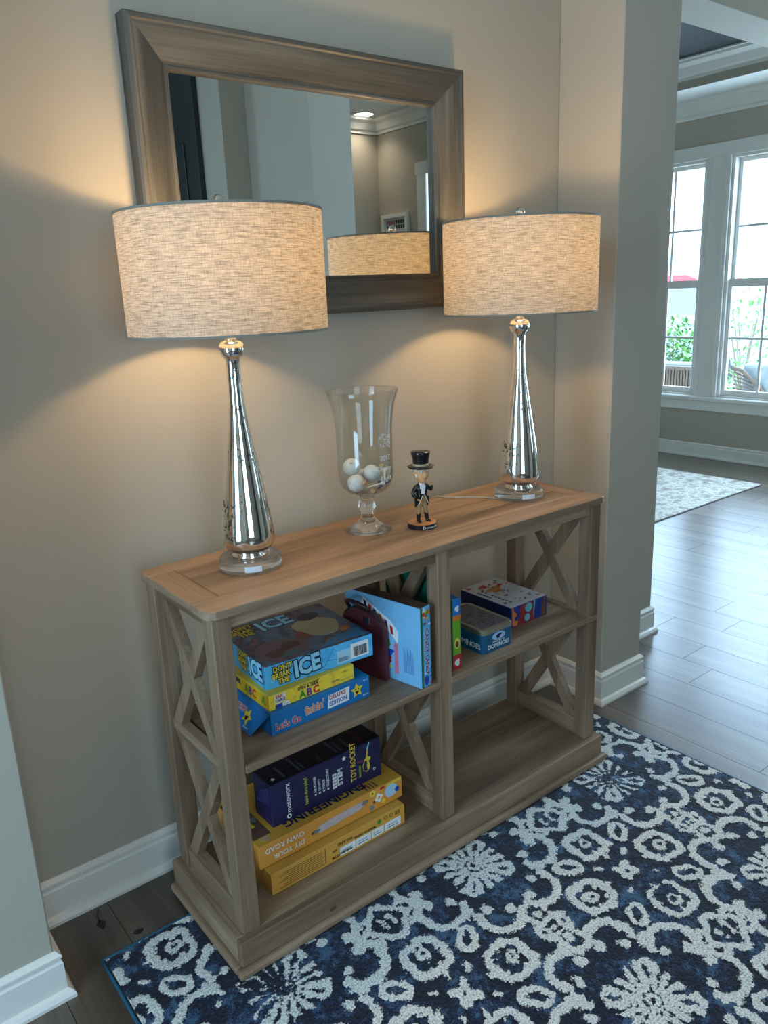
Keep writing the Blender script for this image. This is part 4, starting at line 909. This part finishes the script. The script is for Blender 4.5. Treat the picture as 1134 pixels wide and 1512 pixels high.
# animal box
gN = Game('board_game_box', 'white-topped game box with dark blue and red side, behind the dominoes tin', 'board game', (.949, -.334, SH + .0003), 0, .150, .205, .0605, [pm('box_navy', (26, 52, 130)), pm('box_white', (206, 204, 210)), pm('box_navy_side', (26, 36, 84))])
gN.poly(gN.F, [(.028, .001), (.098, .001), (.092, .0595), (.040, .0595)], pm('box_red', (142, 40, 50)), w=.0003); gN.poly(gN.F, [(.006, .004), (.026, .002), (.028, .016), (.014, .018), (.014, .030), (.022, .031), (.022, .040), (.012, .046), (.010, .060), (.004, .060)], Kor, w=.0004)
gN.poly(gN.F, blob(.072, .045, .015, .0135, 24), pm('lens_teal', (90, 176, 186)), w=.0006); gN.poly(gN.F, blob(.066, .016, .011, .012, 24), bpy.data.materials['lens_teal'], w=.0006); gN.poly(gN.F, [(.094, .060), (.101, .060), (.092, .002)], bpy.data.materials['lens_teal'], w=.0005); gN.poly(gN.F, [(.128, .001), (.143, .001), (.143, .060), (.136, .060), (.127, .034)], Kbr, w=.0004)
ra_ = random.Random(21)
cols = [Kor, Kbr, Kred, Kgrn, Kdk, pm('art_tan', (180, 130, 70)), pm('art_lilac', (170, 160, 190)), Kgy]
gN.poly(gN.T, blob(.075, .135, .030, .020, 20, .3, .25, 1), pm('art_fox', (190, 120, 60)), w=.0005); gN.poly(gN.T, blob(.060, .170, .016, .010, 16, .3, .3, 2), Kred, w=.0006)
for i in range(30):
    u_, v_ = ra_.uniform(.012, .140), ra_.uniform(.015, .192)
    if u_ < .045 and v_ < .150: continue
    gN.poly(gN.T, blob(u_, v_, ra_.uniform(.003, .010), ra_.uniform(.002, .007), 12, ra_.uniform(0, 3), .3, i), cols[i % 8], 'printed_animal', w=.0004 + i * .00001)
for r_, (u_, n_, sz) in enumerate(((.012, 11, .009), (.030, 9, .007))):
    for c_ in range(n_):
        if ra_.random() < .15: continue
        v_ = .150 - c_ * (.012 if r_ == 0 else .014); gN.poly(gN.T, [(u_, v_), (u_ + sz * .9, v_ - .001), (u_ + sz, v_ - .0075), (u_ + .001, v_ - .0085)], Kdk, 'printed_mark', w=.0006)
gN.poly(gN.T, blob(.020, .188, .009, .007, 18), Kred, w=.0006)

# lower shelf: thin cardboard box, orange road set, navy rocket launcher
Or1, Or2 = pm('road_orange', (222, 150, 62)), pm('road_orange_top', (204, 150, 54))
gE = Game('toy_box', 'flat orange cardboard box with fine print and stickers, lowest on the deck', 'toy box', (.117, -.3725, ZD + .0008), 0, .394, .245, .0565, [pm('card_orange', (216, 158, 68)), pm('card_top', (200, 150, 66)), pm('card_side', (188, 132, 56))], 'orange toy boxes on the deck')
for i in range(8):
    u0 = .02 + (i % 3) * .012; gE.rect(gE.F, u0, .145 - (i % 2) * .006, .008 + i * .0052, .0094 + i * .0052, Kbr, 'small_print', w=.0004)
gE.rect(gE.F, .147, .149, .008, .050, Kbr, 'small_print', w=.0004)
for st, u_, v_, sz in (('ASTM', .190, .012, .010), ('CPC', .182, .030, .008), ('NO.A362', .228, .041, .0115), ('MADE IN CHINA', .300, .036, .0095)): gE.text(gE.F, st, u_, v_, sz, Kk, 180, .0002, .95)
for u0, u1 in ((.190, .236), (.239, .284), (.287, .325), (.328, .380)): gE.rect(gE.F, u0, u1, .007, .029, Kw, 'sticker', w=.0006); gE.rect(gE.F, u0 + .006, u1 - .008, .012, .0145, Kgy, 'small_print', w=.0008); gE.rect(gE.F, u0 + .006, u1 - .012, .019, .0205, Kgy, 'small_print', w=.0008)
gE.text(gE.F, 'WARNING', .225, .015, .009, Kk, 180, .0003, .8, w=.0010)
gE.poly(gE.F, blob(.312, .044, .006, .006, 16), Kgrn, 'recycling_dot', w=.0005)
for u_ in (.332, .350):
    b = bmesh.new(); lathe(b, [(.0042, .0003), (.0052, .0003), (.0052, .0006), (.0042, .0006)], 20, closed=True); b.transform(gE.F @ Matrix.Translation((u_, .045, 0))); obj('printed_symbol', b, Kk, gE.e)
gE.text(gE.F, 'CE', .378, .044, .013, Kk, 180, .0003, 1)

gR = Game('toy_box', 'orange build-your-own-road toy box with a pale handle slot, under the navy box', 'toy box', (.106, -.3455, ZD + .0590), 0, .421, .235, .0590, [Or1, Or2, pm('road_side', (214, 140, 58))], 'orange toy boxes on the deck')
gR.text(gR.F, 'DIY YOUR', .122, .018, .0185, Kw, 180, .0001, 1.0); gR.text(gR.F, 'OWN ROAD', .122, .041, .0185, Kw, 180, .0001, 1.0)
b = bmesh.new(); prism(b, [(.165, .019), (.285, .026), (.296, .031), (.300, .036), (.296, .041), (.285, .045), (.168, .040), (.158, .034), (.158, .024)], .0003, .0028, gR.F); obj('carry_handle', b, plain('handle_plastic', (196, 176, 172), rough=.35), gR.e)
for u_, v_ in ((.148, .0265), (.304, .037)): gR.poly(gR.F, blob(u_, v_, .008, .0042, 16, .2), Kbr, 'handle_slot', w=.0005); gR.poly(gR.F, blob(u_ + (.008 if u_ < .2 else -.006), v_ + .001, .009, .004, 16, .2), Kgy, 'handle_tab', w=.0030)
def gear(cx_, cy_, r, n=8): return [(cx_ + (r if (i // 2) % 2 == 0 else r * .72) * math.cos(2 * PI * i / (4 * n) * 2), cy_ + (r if (i // 2) % 2 == 0 else r * .72) * math.sin(2 * PI * i / (4 * n) * 2)) for i in range(2 * n)]
gR.poly(gR.F, gear(.345, .030, .013), Kw, 'printed_gear'); gR.poly(gR.F, blob(.345, .030, .004, .004), Or1, w=.0006); gR.poly(gR.F, blob(.326, .050, .009, .009, 18), Kyel, 'printed_gear'); gR.poly(gR.F, blob(.326, .050, .003, .003), Kbr, w=.0006)
gR.poly(gR.F, blob(.385, .034, .020, .019, 22), pm('print_sky', (176, 208, 230)), w=.0004); gR.poly(gR.F, blob(.404, .030, .007, .008, 18), Kblue, w=.0006); gR.poly(gR.F, [(.350, .050), (.364, .050), (.364, .057), (.350, .057)], Kred, w=.0006); gR.poly(gR.F, blob(.322, .012, .007, .007), Kgy, w=.0005); gR.poly(gR.F, blob(.330, .024, .004, .004), Kbr, w=.0005)
gR.poly(gR.F, [(.370, .052), (.418, .0525), (.418, .0575), (.370, .057)], Kyel, w=.0005); gR.poly(gR.F, [(.352, .012), (.362, .008), (.366, .016), (.358, .022)], Kyel, w=.0005)
for i in range(4): gR.rect(gR.T, .315 + i * .010, .319 + i * .010, .008, .032, Kbr, 'printed_stripe', w=.0005)
gR.text(gR.T, 'ENGINEERING', .325, .036, .038, Kdk, 180, .0012, .98)
gR.poly(gR.T, [(.004, .03), (.05, .03), (.05, .20), (.004, .20)], pm('road_art', (96, 70, 56)), w=.0004); gR.poly(gR.T, blob(.030, .020, .012, .010, 16, 0, .1), pm('road_badge', (190, 150, 110)), w=.0006)
for i in range(6): gR.poly(gR.T, blob(.010 + (i % 3) * .015, .06 + i * .02, .010, .008, 12, i, .3, i), [Kred, Kyel, Kgy][i % 3], w=.0005)

Nv = pm('rocket_navy', (28, 26, 72), rough=.42, var=.05)
gP = Game('toy_box', 'navy toy rocket launcher box lying on the orange road set', 'toy box', (.168, -.3065, ZD + .1183), 0, .325, .082, .112, [Nv, pm('rocket_top', (16, 15, 34)), Nv], bev=.0016)
F_ = gP.F; Kyg = pm('ink_lime', (186, 196, 62))
gP.text(F_, 'motoworx', .046, .022, .0195, Kw, 90, .0002, .92); gP.poly(F_, blob(.0455, .012, .0062, .0062, 18), Kw, 'emblem'); gP.poly(F_, blob(.0455, .012, .0025, .004, 8, .4), Nv, 'emblem', w=.0006)
gP.text(F_, 'learn thru play!', .096, .020, .0130, Kyg, 90, .0002, .92)
for i, st in enumerate(('AIR POWER', 'GRAVITY', 'FORCE', 'TRAJECTORY')): gP.text(F_, st, .122 + i * .0125, .040, .0100, Kw, 90, .0002, .82); gP.poly(F_, star(.122 + i * .0125, .034, .0042), Kw, 'printed_star')
gP.text(F_, 'STEM', .196, .028, .0215, Kw, 90, .0007, .92)
for i in range(5):
    for j in range(2): gP.rect(F_, .173 + j * .0065, .1785 + j * .0065, .026 + i * .0085, .0325 + i * .0085, Kw, 'grid_square', w=.0004)
gP.text(F_, 'TOY ROCKET', .237, .020, .0225, Kyel, 90, .0003, .78); gP.text(F_, 'launcher', .256, .022, .0110, Kyg, 90, .0001, .9)
gP.poly(F_, star(.210, .096, .0070), Kw, 'printed_star')
gP.poly(F_, blob(.284, .045, .0045, .012, 18), Kyel, 'printed_rocket'); gP.poly(F_, [(.280, .055), (.290, .060), (.292, .066), (.282, .072), (.284, .092), (.281, .092), (.278, .070), (.272, .066), (.272, .062), (.280, .062)], Kyel, 'printed_rocket')
gP.poly(F_, [(.284, .092), (.290, .108), (.287, .109), (.280, .093)], Kice, 'printed_rocket', w=.0006); gP.poly(F_, [(.250, .066), (.268, .064), (.268, .067), (.250, .069)], pm('rocket_tube', (150, 50, 60)), 'printed_rocket')
b = bmesh.new(); tube(b, [(.272, -.0008, .063), (.266, -.0008, .050), (.268, -.0008, .036), (.278, -.0008, .030), (.284, -.0008, .034)], .0007, 5); obj('printed_hose', b, Kyel, gP.e)
gP.poly(F_, blob(.302, .028, .004, .004), Kw, 'printed_ring'); gP.poly(F_, blob(.302, .028, .0022, .0022), Nv, 'printed_ring', w=.0006)
Kdim = pm('ink_dim', (96, 96, 110))
for st, u_, sz, mm in (('motoworx', .046, .014, Kdim), ('BUILD YOUR ROCKET', .090, .009, Kdim), ('LAUNCH IT', .102, .009, Kdim), ('Real', .150, .020, pm('ink_dim_lime', (84, 80, 40))), ('STEM LEARNING', .200, .010, Kdim), ('TOY ROCKET', .214, .010, Kdim), ('FUN FOR ALL', .238, .010, Kdim), ('TOY ROCKET', .275, .014, pm('ink_dim_red', (110, 40, 40)))): gP.text(gP.T, st, u_, .010, sz, mm, 90, .0002, .8)
gP.poly(gP.T, star(.020, .02, .006), Kw, 'printed_star')
# torn end flap
b = bmesh.new(); q = [Vector(v) for v in ((-.001, .003, .060), (-.001, .003, .108), (-.014, .020, .104), (-.020, .030, .075))]; n_ = (q[1] - q[0]).cross(q[2] - q[0]).normalized() * .0012
vv = [b.verts.new(v) for v in q] + [b.verts.new(v + n_) for v in q]
for f in ((0, 1, 2, 3), (7, 6, 5, 4), (0, 4, 5, 1), (1, 5, 6, 2), (2, 6, 7, 3), (3, 7, 4, 0)): b.faces.new([vv[i] for i in f])
bmesh.ops.recalc_face_normals(b, faces=b.faces[:]); obj('end_flap', b, Nv, gP.e)

# ------------------------------------------------------------------ patterned area rug
rg_ = thing('area_rug', 'navy and ivory damask area rug with teal binding under the console', 'rug', (.6, -1.2, 0))
RX0, RX1, RY0, RY1 = -.232, 1.437, -1.50, -.198
st_ = .0028
nx, ny = int((RX1 - RX0 - .02) / st_) + 1, int((RY1 - RY0 - .02) / st_) + 1
gx = np.linspace(RX0 + .010, RX1 - .010, nx); gy = np.linspace(RY0 + .010, RY1 - .010, ny); GX, GY = np.meshgrid(gx, gy)
rngn = np.random.default_rng(4)
def vnoise(cell, amp, seed):
    r = np.random.default_rng(seed); w_, h_ = int((RX1 - RX0) / cell) + 3, int((RY1 - RY0) / cell) + 3; g = r.standard_normal((h_, w_))
    fx = (GX - RX0) / cell; fy = (GY - RY0) / cell; ix = fx.astype(int); iy = fy.astype(int); tx = fx - ix; ty = fy - iy; tx = tx * tx * (3 - 2 * tx); ty = ty * ty * (3 - 2 * ty)
    return amp * ((g[iy, ix] * (1 - tx) + g[iy, ix + 1] * tx) * (1 - ty) + (g[iy + 1, ix] * (1 - tx) + g[iy + 1, ix + 1] * tx) * ty)
wx = GX + vnoise(.022, .0027, 1); wy = GY + vnoise(.022, .0027, 2)
PX, PY = .277, .2575
def fold(c, c0, h): t_ = np.mod(c - c0, 2 * h); return np.where(t_ > h, 2 * h - t_, t_)
U = fold(wx, .877, PX); V = fold(wy, -.789, PY)
dmin = np.full(U.shape, 1.0)
def ring(cx_, cy_, r, t_, k=0, n=0, ph=0):
    d = np.hypot(U - cx_, V - cy_); a = np.arctan2(V - cy_, U - cx_); return np.abs(d - r * (1 + k * np.cos(n * a + ph))) - t_
def add(d):
    global dmin; dmin = np.minimum(dmin, d)
def seg(x0, y0, x1, y1, t_):
    ax, ay = x1 - x0, y1 - y0; h = np.clip(((U - x0) * ax + (V - y0) * ay) / (ax * ax + ay * ay), 0, 1); return np.hypot(U - x0 - h * ax, V - y0 - h * ay) - t_
# small six-petal flower
d0 = np.hypot(U, V); a0 = np.arctan2(V, U)
add(np.maximum(d0 - .026 * (1 + .30 * np.cos(4 * a0 + PI)), .007 - d0))
add(seg(.047, .044, .055, .052, .0045)); add(seg(.0, .058, .0, .050, .003) + .003)
# scalloped rings with inner rings
for cx_, cy_, an in ((.135, 0, 0), (0, .124, PI / 2)):
    rr_ = ring(cx_, cy_, .0475, .0085, .075, 4, an * 0 + PI / 4 * 4); add(rr_)
    add(ring(cx_ + .006 * (cx_ > 0), cy_ + .006 * (cy_ > 0), .0125, .0042))
    dd = np.hypot(U - cx_, V - cy_); aa = np.arctan2(V - cy_, U - cx_)
    add(np.maximum(dd - .040, np.abs(np.mod(aa * 5 / (2 * PI) + .5, 1) - .5) * (2 * PI / 5) * dd - .0045 + np.maximum(0, .034 - dd)))
    add(seg(cx_ - (.062 if cx_ else 0), cy_ - (.060 if cy_ else 0), cx_ - (.045 if cx_ else 0), cy_ - (.045 if cy_ else 0), .005))
# almond rings on the diagonals
def almond(cx_, cy_, ang, L2, w2, t_):
    c_, s_ = math.cos(ang), math.sin(ang); x = (U - cx_) * c_ + (V - cy_) * s_; y = -(U - cx_) * s_ + (V - cy_) * c_
    R_ = (L2 * L2 + w2 * w2) / (2 * w2); return np.abs(np.hypot(x, np.abs(y) + (R_ - w2)) - R_) - t_ + np.maximum(0, np.abs(x) - L2) * 2
add(almond(.104, .101, PI / 4, .036, .0195, .0062))
# quatrefoil medallion between the sunbursts
add(ring(0, PY, .047, .0075, .10, 4, 0))
for s1 in (-1, 1): add(np.hypot(U - .0125, V - (PY - .0125)) - .0052); add(np.hypot(U - .0125, V - (PY - .0)) - .003)
# knots between the flowers
add(ring(PX, 0, .024, .0062, .2, 4, PI)); add(np.hypot(U - PX, V - .045) - .010); add(seg(PX - .042, .008, PX - .022, .030, .006)); add(np.hypot(U - PX, V) - .005)
# sunburst
ds = np.hypot(U - PX, V - PY); as_ = np.arctan2(V - PY, U - PX); add(np.abs(ds - .011) - .0032)
pet = np.abs(np.mod(as_ * 16 / (2 * PI), 1) - .5) * (2 * PI / 16) * ds
add(np.maximum(np.maximum(.022 - ds, ds - .088 + .012 * np.cos(as_ * 4)), pet - .0045 - .05 * np.maximum(0, ds - .03)))
add(almond(PX - .052, PY - .052, PI / 4, .030, .0125, .0050))
# scrolled arcs around the sunburst, meeting in a cusp
def arc(cx_, cy_, r, t_, a_from, a_to):
    d = np.abs(np.hypot(U - cx_, V - cy_) - r) - t_; a = np.mod(np.arctan2(V - cy_, U - cx_) - a_from, 2 * PI); w_ = (a_to - a_from) % (2 * PI); return np.where(a <= w_, d, 1.0)
dg = math.radians
add(arc(.118, .204, .054, .0085, dg(120), dg(345))); add(np.hypot(U - .100, V - (.235)) - .0125); add(np.hypot(U - .150, V - .205) - .0105)
add(arc(.214, .108, .052, .0085, dg(140), dg(330))); add(np.hypot(U - .245, V - .100) - .0125); add(np.hypot(U - .200, V - .135) - .0105)
add(seg(.168, .160, .150, .146, .008)); add(seg(.070, .225, .046, .222, .007)); add(seg(.245, .070, .252, .046, .007)); add(seg(.262, .085, PX, .078, .007)); add(seg(.096, .255, .060, PY, .006))
pat = -(dmin - .0022) / .008 + vnoise(.0056, .32, 5) + vnoise(.012, .15, 6)
# worn, over-dyed patches
worn = vnoise(.16, .7, 12) + 1.6 * np.exp(-(((GX - 1.13) / .16) ** 2 + ((GY + .50) / .13) ** 2)) + 1.6 * np.exp(-(((GX + .02) / .13) ** 2 + ((GY + .48) / .10) ** 2)) - .75
pat = pat - np.clip(worn, 0, 1.0) * .9
mott = np.clip(.5 + vnoise(.03, .20, 20) + vnoise(.010, .16, 21), 0, 1)
wh = 1 / (1 + np.exp(-pat * 6))
Z = .0065 + .0016 * wh + rngn.standard_normal(GX.shape) * .0005
und = (GX > -.022) & (GX < 1.240) & (GY > -.466); Z = np.where(und, .0048, Z)
co = np.stack([GX - .6, GY + 1.2, Z], -1).reshape(-1, 3)
idx = np.arange(nx * ny).reshape(ny, nx); q = np.stack([idx[:-1, :-1], idx[:-1, 1:], idx[1:, 1:], idx[1:, :-1]], -1).reshape(-1, 4)
me = bpy.data.meshes.new('pile'); me.vertices.add(len(co)); me.vertices.foreach_set('co', co.astype(np.float32).ravel()); me.loops.add(q.size); me.loops.foreach_set('vertex_index', q.astype(np.int32).ravel())
me.polygons.add(len(q)); me.polygons.foreach_set('loop_start', (np.arange(len(q)) * 4).astype(np.int32)); me.update(calc_edges=True)
for nm_, arr in (('pattern', pat), ('mottle', mott)):
    at = me.attributes.new(nm_, 'FLOAT', 'POINT'); at.data.foreach_set('value', arr.astype(np.float32).ravel())
def rug_mat():
    m, t, b, L = new_mat('damask_pile'); a1 = N(t, 'Attribute'); a1.attribute_name = 'pattern'; a2 = N(t, 'Attribute'); a2.attribute_name = 'mottle'
    tc = N(t, 'TexCoord'); n = N(t, 'TexNoise'); n.inputs['Scale'].default_value = 260; n.inputs['Detail'].default_value = 2; L.new(tc.outputs['Object'], n.inputs['Vector'])
    s_ = N(t, 'Math', operation='MULTIPLY_ADD'); L.new(n.outputs['Fac'], s_.inputs[0]); s_.inputs[1].default_value = 1.5; s_.inputs[2].default_value = -.75
    ad = N(t, 'Math', operation='ADD'); L.new(a1.outputs['Fac'], ad.inputs[0]); L.new(s_.outputs[0], ad.inputs[1])
    r = N(t, 'ValToRGB'); r.color_ramp.elements[0].position = .42; r.color_ramp.elements[1].position = .62
    m5 = N(t, 'Math', operation='MULTIPLY_ADD'); m5.inputs[1].default_value = .5; m5.inputs[2].default_value = .5; L.new(ad.outputs[0], m5.inputs[0]); L.new(m5.outputs[0], r.inputs[0])
    n3 = N(t, 'Math', operation='MULTIPLY_ADD'); L.new(n.outputs['Fac'], n3.inputs[0]); n3.inputs[1].default_value = 1.3; n3.inputs[2].default_value = -.65
    a3 = N(t, 'Math', operation='ADD'); L.new(a2.outputs['Fac'], a3.inputs[0]); L.new(n3.outputs[0], a3.inputs[1])
    rb = N(t, 'ValToRGB'); e = rb.color_ramp.elements; e[0].position = .38; e[0].color = s2l((10, 14, 34)); e[1].position = .92; e[1].color = s2l((58, 90, 118)); x = e.new(.60); x.color = s2l((20, 32, 62)); L.new(a3.outputs[0], rb.inputs[0])
    rw = N(t, 'ValToRGB'); rw.color_ramp.elements[0].position = .3; rw.color_ramp.elements[0].color = s2l((150, 150, 148)); rw.color_ramp.elements[1].position = .6; rw.color_ramp.elements[1].color = s2l((232, 230, 224)); L.new(n.outputs['Fac'], rw.inputs[0])
    mx = N(t, 'MixRGB'); L.new(r.outputs[0], mx.inputs[0]); L.new(rb.outputs[0], mx.inputs[1]); L.new(rw.outputs[0], mx.inputs[2]); L.new(mx.outputs[0], b.inputs['Base Color'])
    b.inputs['Roughness'].default_value = .95; b.inputs['Specular IOR Level'].default_value = .15; b.inputs['Sheen Weight'].default_value = .25
    bp_ = N(t, 'Bump'); bp_.inputs['Strength'].default_value = .5; bp_.inputs['Distance'].default_value = .003; L.new(n.outputs['Fac'], bp_.inputs['Height']); L.new(bp_.outputs[0], b.inputs['Normal'])
    return m
M_rug = rug_mat(); me.materials.append(M_rug); po = bpy.data.objects.new('pile', me); COL.objects.link(po); po.parent = rg_
M_bind = plain('teal_binding', (26, 84, 110), rough=.7, scale=200, bump=.3)
RYF = -2.55
obj('pile_front', nb(RX0 + .01, RX1 - .01, RYF + .01, RY0 + .0115, .003, .0072), plain('navy_pile', (60, 72, 100), rough=.95), rg_, world=True)
obj('backing', nb(RX0 + .004, RX1 - .004, RYF + .004, RY1 - .004, .0004, .0045), plain('rug_backing', (50, 56, 66)), rg_, world=True)
for a, b_ in (((RX0 + .005, RYF), (RX0 + .005, RY1 - .005)), ((RX1 - .005, RYF), (RX1 - .005, RY1 - .005)), ((RX0 + .005, RY1 - .005), (RX1 - .005, RY1 - .005)), ((RX0 + .005, RYF), (RX1 - .005, RYF))):
    bm = bmesh.new(); n_ = 40; tube(bm, [(a[0] + (b_[0] - a[0]) * i / n_, a[1] + (b_[1] - a[1]) * i / n_, .0037) for i in range(n_ + 1)], .0038, 8); obj('edge_binding', bm, M_bind, rg_, world=True, smooth=True)
